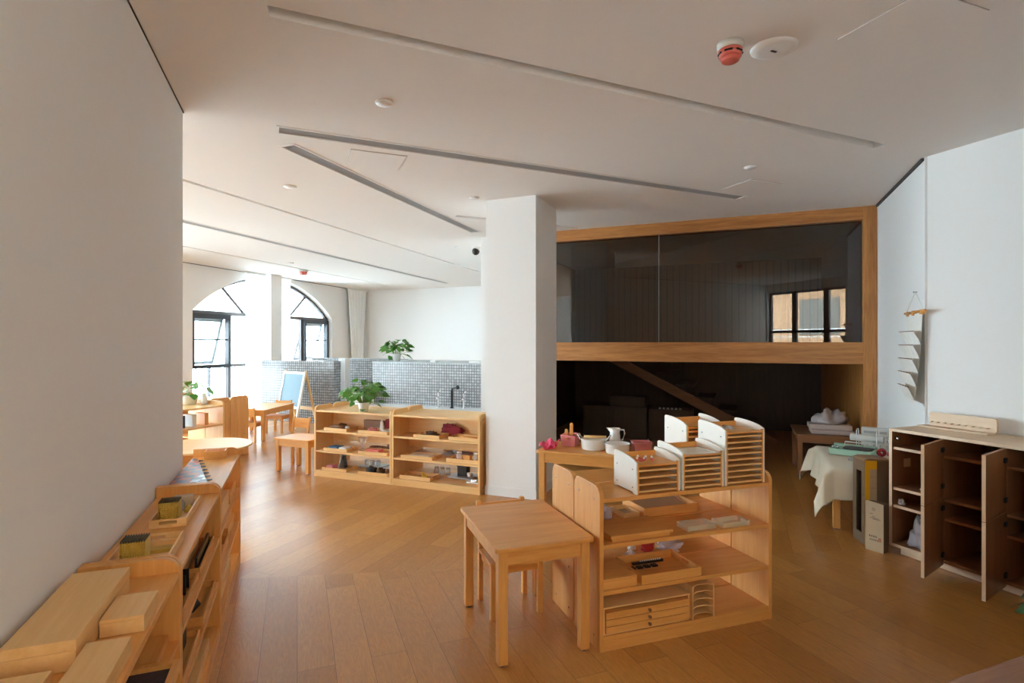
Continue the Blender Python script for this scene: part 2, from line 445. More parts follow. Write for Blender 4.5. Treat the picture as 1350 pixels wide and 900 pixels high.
    def sheet(s, fn, nu, nv, thick=0.0):
        """surface from fn(u,v) in 0..1"""
        g = [[s._v(fn(i / nu, j / nv)) for j in range(nv + 1)] for i in range(nu + 1)]
        for i in range(nu):
            for j in range(nv):
                f = s.bm.faces.new((g[i][j], g[i + 1][j], g[i + 1][j + 1], g[i][j + 1])); f.smooth = True
        return s
    def build(s, name, m, parent=None):
        me = bpy.data.meshes.new(name)
        bmesh.ops.recalc_face_normals(s.bm, faces=s.bm.faces)
        s.bm.to_mesh(me); s.bm.free()
        me.materials.append(m)
        o = bpy.data.objects.new(name, me)
        COL.objects.link(o)
        if parent is not None: o.parent = parent
        return o

def tag(o, label=None, cat=None, group=None, kind=None):
    if label: o['label'] = label
    if cat: o['category'] = cat
    if group: o['group'] = group
    if kind: o['kind'] = kind
    return o
def put(o, fr, x, y, z=0.0, deg=0.0):
    p = at(fr, x, y)
    if 0.03 < z < 2.0: z += 0.0009          # things rest a hair above what carries them
    o.location = (p[0], p[1], z); o.rotation_euler = (0, 0, FR[fr][2] + R(deg))
    return o
def thing(name, label, cat, fr, x, y, z=0.0, deg=0.0, group=None):
    o = bpy.data.objects.new(name, None)
    o.empty_display_size = 0.1
    COL.objects.link(o)
    return tag(put(o, fr, x, y, z, deg), label, cat, group)
def solo(mb, name, m, label, cat, fr, x, y, z=0.0, deg=0.0, group=None):
    return tag(put(mb.build(name, m), fr, x, y, z, deg), label, cat, group)
def struct(mb, name, m, fr='w', x=0, y=0, z=0, deg=0, parent=None):
    o = mb.build(name, m, parent)
    if parent is None:
        put(o, fr, x, y, z, deg); o['kind'] = 'structure'
    return o
def round_rect(x0, x1, y0, y1, r, n=5, corners=(1, 1, 1, 1)):
    """counter-clockwise outline, corner radii for (x0y0, x1y0, x1y1, x0y1)"""
    out = []
    for (cx, cy, a0, k, px, py) in ((x0 + r, y0 + r, 180, 0, x0, y0), (x1 - r, y0 + r, 270, 1, x1, y0), (x1 - r, y1 - r, 0, 2, x1, y1), (x0 + r, y1 - r, 90, 3, x0, y1)):
        if corners[k]:
            for i in range(n + 1):
                a = R(a0 + 90 * i / n)
                out.append((cx + r * math.cos(a), cy + r * math.sin(a)))
        else:
            out.append((px, py))
    return out

# ================================================================== THE ROOM
def fill_with_holes(bm, outer, holes, to3):
    """flat face with holes; returns nothing, adds triangles"""
    es = []
    for loop in [outer] + holes:
        vs = [bm.verts.new(to3(p)) for p in loop]
        es += [bm.edges.new((vs[i], vs[(i + 1) % len(vs)])) for i in range(len(vs))]
    bmesh.ops.triangle_fill(bm, edges=es, use_beauty=True, use_dissolve=False)
def holed_wall(outer, holes, x0, x1):
    """upright slab in the local y-z plane between x0 and x1, with openings"""
    mb = MB()
    for x in (x0, x1):
        fill_with_holes(mb.bm, outer, holes, lambda p: (x, p[0], p[1]))
    for loop in [outer] + holes:
        n = len(loop)
        for i in range(n):
            a, c = loop[i], loop[(i + 1) % n]
            mb.poly([(x0, a[0], a[1]), (x0, c[0], c[1]), (x1, c[0], c[1]), (x1, a[0], a[1])])
    bmesh.ops.remove_doubles(mb.bm, verts=mb.bm.verts, dist=1e-5)
    return mb
def arch(yc, half, z0, spring, rise, n=28):
    r = (half * half + rise * rise) / (2 * rise)
    a = math.asin(half / r)
    pts = [(yc - half, z0), (yc + half, z0)]
    for i in range(n + 1):
        t = a - 2 * a * i / n
        pts.append((yc + r * math.sin(t), spring + r * math.cos(t) - (r - rise)))
    return pts

# outline of the whole place, seen from above
OUT = [at('W', -0.3, 0.3), at('W', -0.3, -16.4), at('N', HALL_END - 0.3, -0.25), at('A', -0.85, -1.7), at('A', 4.75, -1.7), at('A', 4.75, 2.6), at('E', 1.6, 5.2), at('E', 1.6, 10.7), at('E', -3.0, 10.7), at('E', -3.0, 12.7)]
fl = MB(); fl.poly([(x, y, 0) for x, y in OUT])
struct(fl, 'floor', FLOORM)

def cp(u, v):
    Y = 730 * (CEIL - 1.5) / (451 - v); return ((u - 675) / 730 * Y, Y)
def strip(p, q, w, a=0.0, b=0.0):
    p, q = Vector(p), Vector(q); d = (q - p).normalized(); n = Vector((-d.y, d.x)) * w / 2
    p = p - d * a; q = q + d * b
    return [tuple(p - n), tuple(q - n), tuple(q + n), tuple(p + n)]
SLOTS = [  # (outline, kind)
    ([(-1.018, 2.300), (2.650, 3.922), (2.620, 4.008), (-1.043, 2.380)], 'light'),
    (strip((-1.540, 3.645), (2.218, 5.370), 0.125), 'vent'),
    (strip((-1.600, 3.940), (-0.465, 7.040), 0.125), 'vent'),
    (strip((-2.833, 4.798), (-0.662, 10.989), 0.055, a=1.5), 'slot'),
    (strip((-3.795, 6.428), (-1.535, 13.187), 0.12, a=1.5), 'vent'),
    (strip((-4.789, 8.111), (-3.026, 13.718), 0.045, a=1.5), 'slot'),
    (strip((-0.620, 6.150), (0.830, 6.790), 0.085), 'slot'),
]
ce = MB()
fill_with_holes(ce.bm, OUT, [s for s, k in SLOTS], lambda p: (p[0], p[1], CEIL))
fill_with_holes(ce.bm, OUT, [], lambda p: (p[0], p[1], CEIL + 0.24))
for s, k in SLOTS:
    h = CEIL + (0.16 if k == 'light' else 0.09)
    for i in range(4):
        a, c = s[i], s[(i + 1) % 4]
        ce.poly([(*a, CEIL), (*c, CEIL), (*c, h), (*a, h)])
    ce.poly([(*p, h) for p in s])
bmesh.ops.remove_doubles(ce.bm, verts=ce.bm.verts, dist=1e-5)
struct(ce, 'ceiling', CEILM)

# linear air vents let into the ceiling
VL = ['long grey air vent strip running across the middle of the ceiling', 'short slanting grey air vent strip that points at the white pillar', 'far grey air vent strip in the bright hall ceiling']
for (s, k), lab in zip([x for x in SLOTS if x[1] == 'vent'], VL):
    a, b_, c, d = [Vector(p) for p in s]
    p0 = (a + d) / 2; p1 = (b_ + c) / 2; L = (p1 - p0).length; w = (d - a).length
    ang = math.atan2(p1.y - p0.y, p1.x - p0.x)
    t = thing('linear_air_vent', lab, 'air vent', 'w', p0.x, p0.y, CEIL, math.degrees(ang), 'linear air vents in the ceiling')
    f = MB()
    f.box(-0.012, L + 0.012, -w / 2 - 0.012, -w / 2 + 0.006, -0.004, 0.03)
    f.box(-0.012, L + 0.012, w / 2 - 0.006, w / 2 + 0.012, -0.004, 0.03)
    f.box(-0.012, 0.006, -w / 2, w / 2, -0.004, 0.03); f.box(L - 0.006, L + 0.012, -w / 2, w / 2, -0.004, 0.03)
    f.build('frame', CEILM, t)
    g = MB()
    n = 7
    for i in range(n):
        y = -w / 2 + 0.012 + (w - 0.024) * i / (n - 1)
        g.box(0.005, L - 0.005, y - 0.0035, y + 0.0035, 0.002, 0.028)
    k = 0.04
    x = k
    while x < L - 0.02:
        g.box(x - 0.0015, x + 0.0015, -w / 2 + 0.008, w / 2 - 0.008, 0.008, 0.022); x += k
    g.box(0.005, L - 0.005, -w / 2 + 0.007, w / 2 - 0.007, 0.03, 0.034)
    g.build('grille', GRILLE, t)

# walls
wl = MB().box(-0.845, -0.648, -1.65, 3.855, 0, CEIL); struct(wl, 'wall_left', WHITE, 'A')
wr = MB().box(4.43, 4.63, -1.65, 2.76, 0, CEIL); struct(wr, 'wall_right', WHITE, 'A')
wa = MB().box(1.275, 1.475, 5.07, 10.6, 0, CEIL); struct(wa, 'wall_right_angled', WHITE, 'E')
def back_wall():
    mb = MB()
    y0, y1 = -1.65, -1.45
    mb.box(-0.835, -0.615, y0, y1, 0, CEIL); mb.box(1.40, 4.63, y0, y1, 0, CEIL)
    mb.box(-0.615, 1.40, y0, y1, 0, 0.95); mb.box(-0.615, 1.40, y0, y1, 2.70, CEIL)
    return mb
struct(back_wall(), 'wall_near', WHITE, 'A')
struct(MB().box(-0.3, HALL_END - 0.02, -0.2, 0, 0, CEIL), 'wall_hall_side', WHITE, 'N')
hb = MB().box(-9.9, -3.0, 12.4, 12.6, 0, CEIL); struct(hb, 'wall_hall_back', WHITE, 'E')
mzw = MB().box(-3.22, -3.02, 6.66, 12.4, 0, CEIL).box(-3.02, -2.30, 6.66, 6.84, 0, CEIL)
struct(mzw, 'wall_stair_room_left', WHITE, 'E')
srb = MB().box(-3.02, 1.275, 10.4, 10.6, 1.40, CEIL); struct(srb, 'wall_stair_room_back', SLATM, 'E')  # upper part of one wall, coloured brighter to look lit
struct(MB().box(-3.02, 1.275, 10.42, 10.6, 0, 1.40), 'wall_stair_room_back_lower', DARKW['z'], 'E')  # same wall below, its shade painted in as darker wood
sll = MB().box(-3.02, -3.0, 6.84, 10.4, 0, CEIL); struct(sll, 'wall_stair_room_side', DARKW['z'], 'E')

# the window wall with its broad arched windows
ww = holed_wall([(-16.4, 0), (0.25, 0), (0.25, CEIL), (-16.4, CEIL)], [arch(-3.49, 2.05, 0.06, 2.07, 0.79), arch(-8.6, 2.05, 0.06, 2.07, 0.79), arch(-13.4, 2.05, 0.06, 2.07, 0.79)], -0.25, 0.0)
struct(ww, 'wall_windows', WHITE, 'W')
def arched_window(name, yc):
    xa, xb = -0.20, -0.13
    w = holed_wall(arch(yc, 2.05, 0.06, 2.07, 0.79), [arch(yc, 1.985, 0.12, 2.07, 0.73)], xa, xb)
    root = struct(w, name, FRAMEB, 'W')
    b = MB()
    b.box(xa, xb, yc - 1.99, yc + 1.99, 2.02, 2.09)
    for sgn in (-1, 1):
        b.box(xa, xb, yc + sgn * 1.075 - 0.035, yc + sgn * 1.075 + 0.035, 0.12, 2.03)
        p0 = Vector((-0.165, yc + sgn * 0.68, 2.08)); p1 = Vector((-0.165, yc + sgn * 1.30, 2.62))
        b.tube([p0, p1], 0.032, 4)
    b.box(xa, xb, yc - 1.99, yc + 1.99, 1.02, 1.07)
    b.build('mullions', FRAMEB, root)
    MB().prism(arch(yc, 1.99, 0.115, 2.07, 0.735), 'x', -0.168, -0.162).build('glass_pane', PANE, root)
    for sgn in (-1, 1):
        y0, y1 = (yc - 2.0, yc - 1.10) if sgn < 0 else (yc + 1.10, yc + 2.0)
        c = MB()
        c.box(-0.16, -0.07, y0, y0 + 0.06, 1.02, 2.02); c.box(-0.16, -0.07, y1 - 0.06, y1, 1.02, 2.02)
        c.box(-0.16, -0.07, y0, y1, 1.94, 2.03); c.box(-0.16, -0.07, y0, y1, 1.02, 1.08)
        c.box(-0.13, -0.10, y0, y1, 1.535, 1.56)
        c.box(-0.075, -0.05, (y0 + y1) / 2 - 0.05, (y0 + y1) / 2 + 0.06, 1.03, 1.07)
        c.build('casement_frame', DGREY, root)
        s = MB()
        s.turn((-0.21, 0, 1.95), ry=16)
        s.box(-0.02, 0.02, y0 + 0.06, y0 + 0.12, -0.9, 0); s.box(-0.02, 0.02, y1 - 0.12, y1 - 0.06, -0.9, 0)
        s.box(-0.02, 0.02, y0 + 0.06, y1 - 0.06, -0.9, -0.84); s.box(-0.02, 0.02, y0 + 0.06, y1 - 0.06, -0.06, 0)
        s.build('open_sash', SASH, root)
arched_window('window_1', -3.49)
arched_window('window_2', -8.6)
arched_window('window_6', -13.4)
pl_ = MB().box(0.0, 0.25, -3.87, -3.55, 0, CEIL); struct(pl_, 'pillar_between_windows', WHITE, 'W')
bs = MB().box(-3.0, -0.25, -16, 0.2, -0.2, -0.02); struct(bs, 'balcony_floor', LEDGE, 'W')
t = thing('balcony_railing', 'thin pale balcony railing bars outside the arched window', 'railing', 'W', -1.0, -6.5, -0.02)
r = MB().box(-0.025, 0.025, 0, 4.6, 1.02, 1.06).box(-0.02, 0.02, 0, 4.6, 0.08, 0.11)
for i in range(5): r.box(-0.02, 0.02, i * 1.14, i * 1.14 + 0.04, 0, 1.04)
r.build('rails', FRAMEB, t)
r = MB()
for i in range(31): r.box(-0.008, 0.008, 0.07 + i * 0.145, 0.086 + i * 0.145, 0.1, 1.03)
r.build('bars', FRAMEB, t)

# window behind the viewer, mirrored in the dark glass, and the house across the yard
w3 = MB()
for x0, x1 in ((-0.615, -0.57), (0.02, 0.13), (0.83, 0.95), (1.36, 1.40)): w3.box(x0, x1, -1.6, -1.53, 0.95, 2.70)
for z0, z1 in ((0.95, 1.01), (1.72, 1.78), (2.65, 2.70)): w3.box(-0.615, 1.40, -1.6, -1.53, z0, z1)
w3o = struct(w3, 'window_3', FRAMEB, 'A')
MB().box(-0.60, 1.38, -1.568, -1.562, 0.97, 2.68).build('glass_pane', PANE, w3o)
t = thing('exterior_building', 'orange and grey apartment house across the yard, mirrored in the dark glass', 'building', 'A', -9, -11, -3)
MB().box(0, 19, -3, 0, 0, 14).build('facade', mat('orange_render', (0.66, 0.40, 0.24), 0.9), t)
g = MB()
for i in range(5): g.box(0, 19, 0, 0.9, 1.1 + i * 2.9, 1.3 + i * 2.9)
g.build('balcony_slabs', mat('pale_concrete', (0.6, 0.56, 0.52), 0.9), t)
g = MB()
for i in range(4):
    for j in range(5): g.box(1.6 + j * 3.9, 3.4 + j * 3.9, 0.0, 0.03, 1.9 + i * 2.9, 3.4 + i * 2.9)
g.build('windows', mat('dim_house_windows', (0.22, 0.20, 0.18), 0.6), t)
g = MB()
for i in range(5):
    for k in range(3): g.box(0, 19, 0.86, 0.9, 1.5 + i * 2.9 + k * 0.3, 1.54 + i * 2.9 + k * 0.3)
g.build('balcony_rails', SKIRT, t)
struct(MB().box(-10, 10, -10.9, -2.5, -3.1, -3.0), 'ground_yard', LEDGE, 'A')

# white pillar with its skirting
struct(MB().box(-2.34, -1.815, 4.95, 5.58, 0, CEIL), 'pillar', WHITE, 'E')
struct(MB().box(-2.348, -1.807, 4.942, 5.588, 0, 0.085).box(-2.345, -1.81, 4.945, 5.585, 0.085, 0.092), 'trim_1', SKIRT, 'E')
# shadow gaps where walls meet the ceiling
struct(MB().box(-0.648, -0.643, -1.45, 3.87, CEIL - 0.006, CEIL), 'trim_2', GAP, 'A')
struct(MB().box(1.255, 1.275, 5.09, 6.64, CEIL - 0.02, CEIL), 'trim_3', GAP, 'E')
struct(MB().box(0.0, 0.012, -16, 0, CEIL - 0.01, CEIL), 'trim_4', GAP, 'W')
struct(MB().box(4.415, 4.43, -1.45, 2.75, 0, 0.08), 'baseboard_right', SKIRT, 'A')

# orange oak frame, beam and dark glass of the stair room
struct(MB().box(1.15, 1.27, 6.66, 6.82, 0, CEIL, 0.002), 'trim_5', OAK['z'], 'E')
struct(MB().box(-2.30, 1.15, 6.66, 6.82, 2.765, CEIL, 0.002), 'trim_6', OAK['x'], 'E')
struct(MB().box(-2.30, 1.15, 6.66, 6.82, 1.272, 1.50, 0.002), 'trim_7', OAK['x'], 'E')
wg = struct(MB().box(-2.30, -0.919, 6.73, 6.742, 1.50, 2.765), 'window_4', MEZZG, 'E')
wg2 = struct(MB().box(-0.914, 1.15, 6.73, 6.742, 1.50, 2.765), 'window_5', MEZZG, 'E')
struct(MB().box(-0.919, -0.914, 6.726, 6.742, 1.50, 2.765), 'trim_8', mat('pale_glass_edge', (0.35, 0.38, 0.37), 0.3), 'E')
struct(MB().box(1.20, 1.275, 6.82, 10.4, 0, CEIL), 'wall_stair_room_right', OAK['z'], 'E')
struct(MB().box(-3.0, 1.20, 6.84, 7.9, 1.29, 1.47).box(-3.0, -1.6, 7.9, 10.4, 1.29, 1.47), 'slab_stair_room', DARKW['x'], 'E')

# mosaic half-walls and ledge of the washing corner
MOS = lambda mb, n: struct(mb, n, MOSAIC, 'E')
MOS(MB().box(-8.6, -6.86, 8.05, 8.24, 0, 1.15), 'partition_mosaic_left')
MOS(MB().box(-6.22, -3.25, 8.33, 9.50, 0, 1.135), 'partition_mosaic')
MOS(MB().box(-8.6, -6.22, 9.40, 9.5, 0, 1.15), 'partition_mosaic_inner')
struct(MB().box(-6.23, -3.25, 8.32, 9.52, 1.135, 1.15).box(-8.6, -6.23, 9.38, 9.52, 1.15, 1.165), 'trim_9', LEDGE, 'E')
struct(MB().box(-7.22, -7.06, 8.6, 8.74, 0, 1.19), 'partition_post', WHITE, 'E')

# ================================================================== FURNITURE
def end_profile(D, H, r=0.055, back=True):
    return round_rect(0, D, 0, H, r, 6, (0, 0, 1 if back else 0, 1))
def shelf_unit(label, fr, x, y, deg=0, L=1.03, D=0.29, H=0.79, group=None, W=None, boards=(0.07, 0.29, 0.515, 0.74), back=True, rear=None):
    W = W or BEECH
    t = thing('open_shelf_unit', label, 'shelf unit', fr, x, y, 0, deg, group)
    for x0 in (0, L - 0.022):
        p = MB().prism(end_profile(D, H, 0.055, back), 'x', x0, x0 + 0.022, 0.003).build('end_panel', W['z'], t)
        d = MB()
        for yy in (0.06, D - 0.06):
            xo = x0 - 0.001 if x0 == 0 else x0 + 0.022
            for zz in (boards[-1] - 0.01, boards[1] - 0.01, boards[0] - 0.01):
                d.turn((xo, yy, zz), ry=90).lathe([(0, 0), (0.006, 0), (0.006, 0.0012), (0, 0.0012)], n=10)
        d.build('screw_caps', STEEL, p)
    for i, z in enumerate(boards):
        MB().box(0.022, L - 0.022, 0.004, D - 0.002, z - 0.02, z, 0.002).build('shelf_board', W['x'], t)
    MB().box(0.022, L - 0.022, 0.002, 0.02, 0, boards[0] - 0.02, 0.001).build('plinth', W['x'], t)
    if rear:
        MB().box(0.022 + rear, L - 0.022, D - 0.010, D - 0.001, boards[2] + 0.0005, boards[3] - 0.0205).box(0.022 + rear, L - 0.022, D - 0.010, D - 0.001, boards[1] + 0.07, boards[2] - 0.0205).build('back_panel', W['x'], t)
    return t
def table(label, fr, x, y, z, deg, lx, ly, h, leg=0.042, inset=0.018, apron=0.07, W=None, name='table', cat='table', group=None, pads=True, r=0.02, bev=0.006):
    W = W or BEECH
    t = thing(name, label, cat, fr, x, y, z, deg, group)
    MB().prism(round_rect(0, lx, 0, ly, r, 4), 'z', h - 0.022, h, bev).build('tabletop', W['x'], t)
    a = MB()
    i = inset + 0.006
    a.box(i + leg - 0.01, lx - i - leg + 0.01, i, i + 0.02, h - 0.022 - apron, h - 0.0225); a.box(i + leg - 0.01, lx - i - leg + 0.01, ly - i - 0.02, ly - i, h - 0.022 - apron, h - 0.0225)
    a.box(i, i + 0.02, i + leg - 0.01, ly - i - leg + 0.01, h - 0.022 - apron, h - 0.0225); a.box(lx - i - 0.02, lx - i, i + leg - 0.01, ly - i - leg + 0.01, h - 0.022 - apron, h - 0.0225)
    a.build('apron', W['x'], t)
    for sx in (0, 1):
        for sy in (0, 1):
            x0 = inset if sx == 0 else lx - inset - leg; y0 = inset if sy == 0 else ly - inset - leg
            l = MB().box(x0, x0 + leg, y0, y0 + leg, 0.008, h - 0.022, 0.003).build('leg', W['z'], t)
            if pads: MB().lathe([(0, 0), (leg * 0.36, 0), (leg * 0.40, 0.008), (0, 0.008)], (x0 + leg / 2, y0 + leg / 2, 0), 12).build('foot_pad', PADB, l)
    return t
def chair(label, fr, x, y, deg=0, w=0.30, d=0.27, sh=0.31, bh=0.565, W=None, group='small wooden chairs'):
    """origin between the front legs, back of the chair towards +y"""
    W = W or BEECH
    t = thing('small_chair', label, 'chair', fr, x, y, 0, deg, group)
    MB().prism(round_rect(-w / 2 - 0.005, w / 2 + 0.005, -0.012, d - 0.02, 0.025, 4, (1, 1, 0, 0)), 'z', sh - 0.018, sh, 0.005).build('seat', W['y'], t)
    a = MB().box(-w / 2 + 0.02, w / 2 - 0.02, 0.004, 0.02, sh - 0.065, sh - 0.019).box(-w / 2 + 0.02, w / 2 - 0.02, d - 0.045, d - 0.03, sh - 0.065, sh - 0.019)
    for s in (-1, 1): a.box(s * (w / 2 - 0.022) - 0.008, s * (w / 2 - 0.022) + 0.008, 0.02, d - 0.03, sh - 0.065, sh - 0.019)
    a.build('apron', W['x'], t)
    for s in (-1, 1):
        MB().box(s * (w / 2 - 0.014) - 0.014, s * (w / 2 - 0.014) + 0.014, 0, 0.03, 0, sh - 0.0185, 0.003).build('leg', W['z'], t)
        xl = s * (w / 2 - 0.014)
        MB().prism([(d - 0.02, 0), (d + 0.012, 0), (d + 0.006, sh), (d + 0.05, bh), (d + 0.024, bh), (d - 0.022, sh)], 'x', xl - 0.013, xl + 0.013, 0.003).build('leg', W['z'], t)
    z0 = bh - 0.135; k = (bh - sh)
    f = lambda z: d + 0.03 * (z - sh) / k
    MB().prism([(f(z0) - 0.008, z0), (f(z0) + 0.010, z0), (f(bh) + 0.008, bh - 0.012), (f(bh) - 0.008, bh - 0.012)], 'x', -w / 2 + 0.026, w / 2 - 0.026, 0.003).build('backrest', W['x'], t)
    return t

# --- shelves along the left wall
LW = 'low wooden shelf units along the plain wall'
shelf_unit('low wooden shelf unit by the plain wall, nearest one, with flat wooden boxes on top', 'L', 1.100, 0, D=0.28, group=LW, back=False)
shelf_unit('middle of three low shelf units by the plain wall, two bead trays on top', 'L', 2.136, 0, D=0.28, group=LW, back=False)
shelf_unit('low shelf unit by the plain wall with the chequered mat on top', 'L', 3.172, 0, D=0.28, group=LW, back=False)
# --- double shelves beside the pillar
KS = 'double-sided shelf units beside the pillar'
shelf_unit('pale wooden shelf unit with the big potted plant on top, facing the room', 'K', 0, 0, group=KS, W=MAPLE)
shelf_unit('pale wooden shelf unit of bowls and trays touching the white pillar, facing the room', 'K', 1.036, 0, group=KS, W=MAPLE)
shelf_unit('back-to-back shelf unit behind the one with the big potted plant', 'K', 1.03, 0.585, 180, group=KS, W=MAPLE, rear=0.12)
shelf_unit('back-to-back shelf unit behind the one touching the white pillar', 'K', 2.066, 0.585, 180, group=KS, W=MAPLE, rear=0.12)
# --- double shelf in the middle of the room
MS = 'double-sided shelf in the middle of the room'
shelf_unit('wooden shelf unit with slotted tray racks on top, open towards the viewer', 'S', -0.024, 0, L=1.044, H=0.80, group=MS)
shelf_unit('wooden shelf unit standing back to back behind the one with three tray racks', 'S', 1.02, 0.588, 180, L=1.044, H=0.80, group=MS)
# --- shelves in the hall beyond the plain wall
frame('H', 'w', -3.97, 5.57, 67.4)
HS = 'shelf units in the hall'
shelf_unit('sunlit wooden shelf unit in the hall, open to the room, under the trailing plant', 'H', 0.0, 0, 0, L=1.25, D=0.30, group=HS, W=MAPLE)
shelf_unit('shelf unit back to back behind the sunlit open one in the hall', 'H', 1.25, 0.605, 180, L=1.25, D=0.30, group=HS, W=MAPLE)
shelf_unit('hall shelf unit showing only its brown end panel, nearer of a back-to-back pair', 'E', -7.19, 4.945, 0, L=1.04, group=HS)
shelf_unit('hall shelf unit showing only its brown end panel, farther of a back-to-back pair', 'E', -6.15, 5.53, 180, L=1.04, group=HS)

# --- tables and chairs
table('small square-edged wooden table pushed against the end of the middle shelf', 'T', 0, 0, 0, 0, 0.505, 0.70, 0.555, leg=0.046, inset=0.02)
chair('small wooden chair tucked under the table beside the middle shelf', 'T', 0.262, 0.445, 0)
table('small low wooden table at the end of the shelf with the big plant', 'E', -5.02, 4.86, 0, 0, 0.52, 0.40, 0.395, leg=0.045)
chair('small wooden chair behind the low table by the shelf with the big plant', 'E', -5.28, 5.285, 0, w=0.28, sh=0.29, bh=0.53)
table('sunlit wooden table in front of the easel in the hall', 'w', -4.50, 8.38, 0, -4, 0.78, 1.0, 0.48, leg=0.05)
chair('small chair with its back to the viewer at the sunlit hall table', 'w', -3.96, 8.56, 176, bh=0.52, sh=0.29)
chair('small chair on the window side of the sunlit hall table', 'w', -4.45, 8.95, 80, bh=0.54, sh=0.29)
chair('small chair at the easel end of the sunlit hall table', 'w', -3.93, 9.13, -8, bh=0.52, sh=0.29)
def round_table():
    t = thing('round_table', 'round pale-topped table beyond the end of the left wall shelves', 'table', 'w', -2.94, 5.28)
    MB().lathe([(0, 0.498), (0.40, 0.498), (0.425, 0.503), (0.425, 0.515), (0.42, 0.52), (0, 0.52)], n=48, smooth=False).build('tabletop', MAPLE['x'], t)
    for k in range(4):
        a = R(-18 + 90 * k); x, y = 0.375 * math.cos(a), 0.375 * math.sin(a)
        l = MB().turn((x, y, 0), rz=-18 + 90 * k).box(-0.022, 0.022, -0.022, 0.022, 0.008, 0.497, 0.003).build('leg', BEECH['z'], t)
        MB().lathe([(0, 0), (0.015, 0), (0.016, 0.008), (0, 0.008)], (x, y, 0), 12).build('foot_pad', PADB, l)
    a = MB()
    for k in range(4): a.turn((0, 0, 0), rz=27 + 90 * k).box(0.255, 0.275, -0.24, 0.24, 0.43, 0.497)
    a.build('apron', BEECH['x'], t)
round_table()
table('long wooden table behind the middle shelf holding basins and a jug', 'E', -1.555, 4.24, 0, 0, 0.95, 0.48, 0.62, leg=0.05, apron=0.075)
table('brown wooden table inside the stair room opening', 'E', 0.55, 6.90, 0, 0, 0.62, 0.80, 0.48, W=DESK, leg=0.05)
table('wooden table hidden under the cream tablecloth', 'E', 0.655, 5.08, 0, 0, 0.59, 1.02, 0.492, leg=0.05, W=BEECH)
table('plain wooden table corner under the dark green leaf tips, seen only at its edge', 'A', 1.58, 0.18, 0, 0, 1.2, 0.775, 0.60, leg=0.05, W=DESK)

# --- cream cloth over the corner table
def tablecloth():
    t = thing('tablecloth', 'cream tablecloth with hanging corners draped over the corner table', 'tablecloth', 'E', 0.655, 5.08)
    lx, ly, h, ov = 0.59, 1.02, 0.496, 0.24
    def fn(u, v):
        x = -ov + u * (lx + ov + 0.01); y = -ov + v * (ly + 2 * ov)
        dx = max(0, -x); dy = max(0, -y, y - ly)
        sy = -1 if y < 0 else 1
        cx = min(max(x, 0), lx); cy = min(max(y, 0), ly)
        drop = math.hypot(dx, dy) if (dx and dy) else max(dx, dy)
        wob = 0.018 * math.sin(17 * (y if dx > dy else x) + 1.0)
        out = 0.012 + min(1, drop / 0.1) * 0.0
        fl = 0.16 * drop
        nx = cx - ((out + fl + wob * drop * 4) if dx > 0 else 0)
        ny = cy + sy * ((out + fl + wob * drop * 4) if dy > 0 else 0)
        if dx and dy:
            nx = cx - 0.05 - 0.32 * dx; ny = cy + sy * (0.05 + 0.32 * dy)
            drop = drop * 1.02 + 0.03
        return (nx, ny, h + 0.002 - max(0, drop - 0.004))
    MB().sheet(fn, 34, 60).build('cloth', CLOTHC, t)
    e = MB()
    def edge(v0):
        return [fn(i / 60, v0) for i in range(61)]
    for line in (edge(0.0), [fn(0, j / 60) for j in range(61)], edge(1.0)):
        e.tube([(p[0], p[1], p[2]) for p in line], 0.004, 5)
    e.build('hem', CLOTHC, t)
tablecloth()

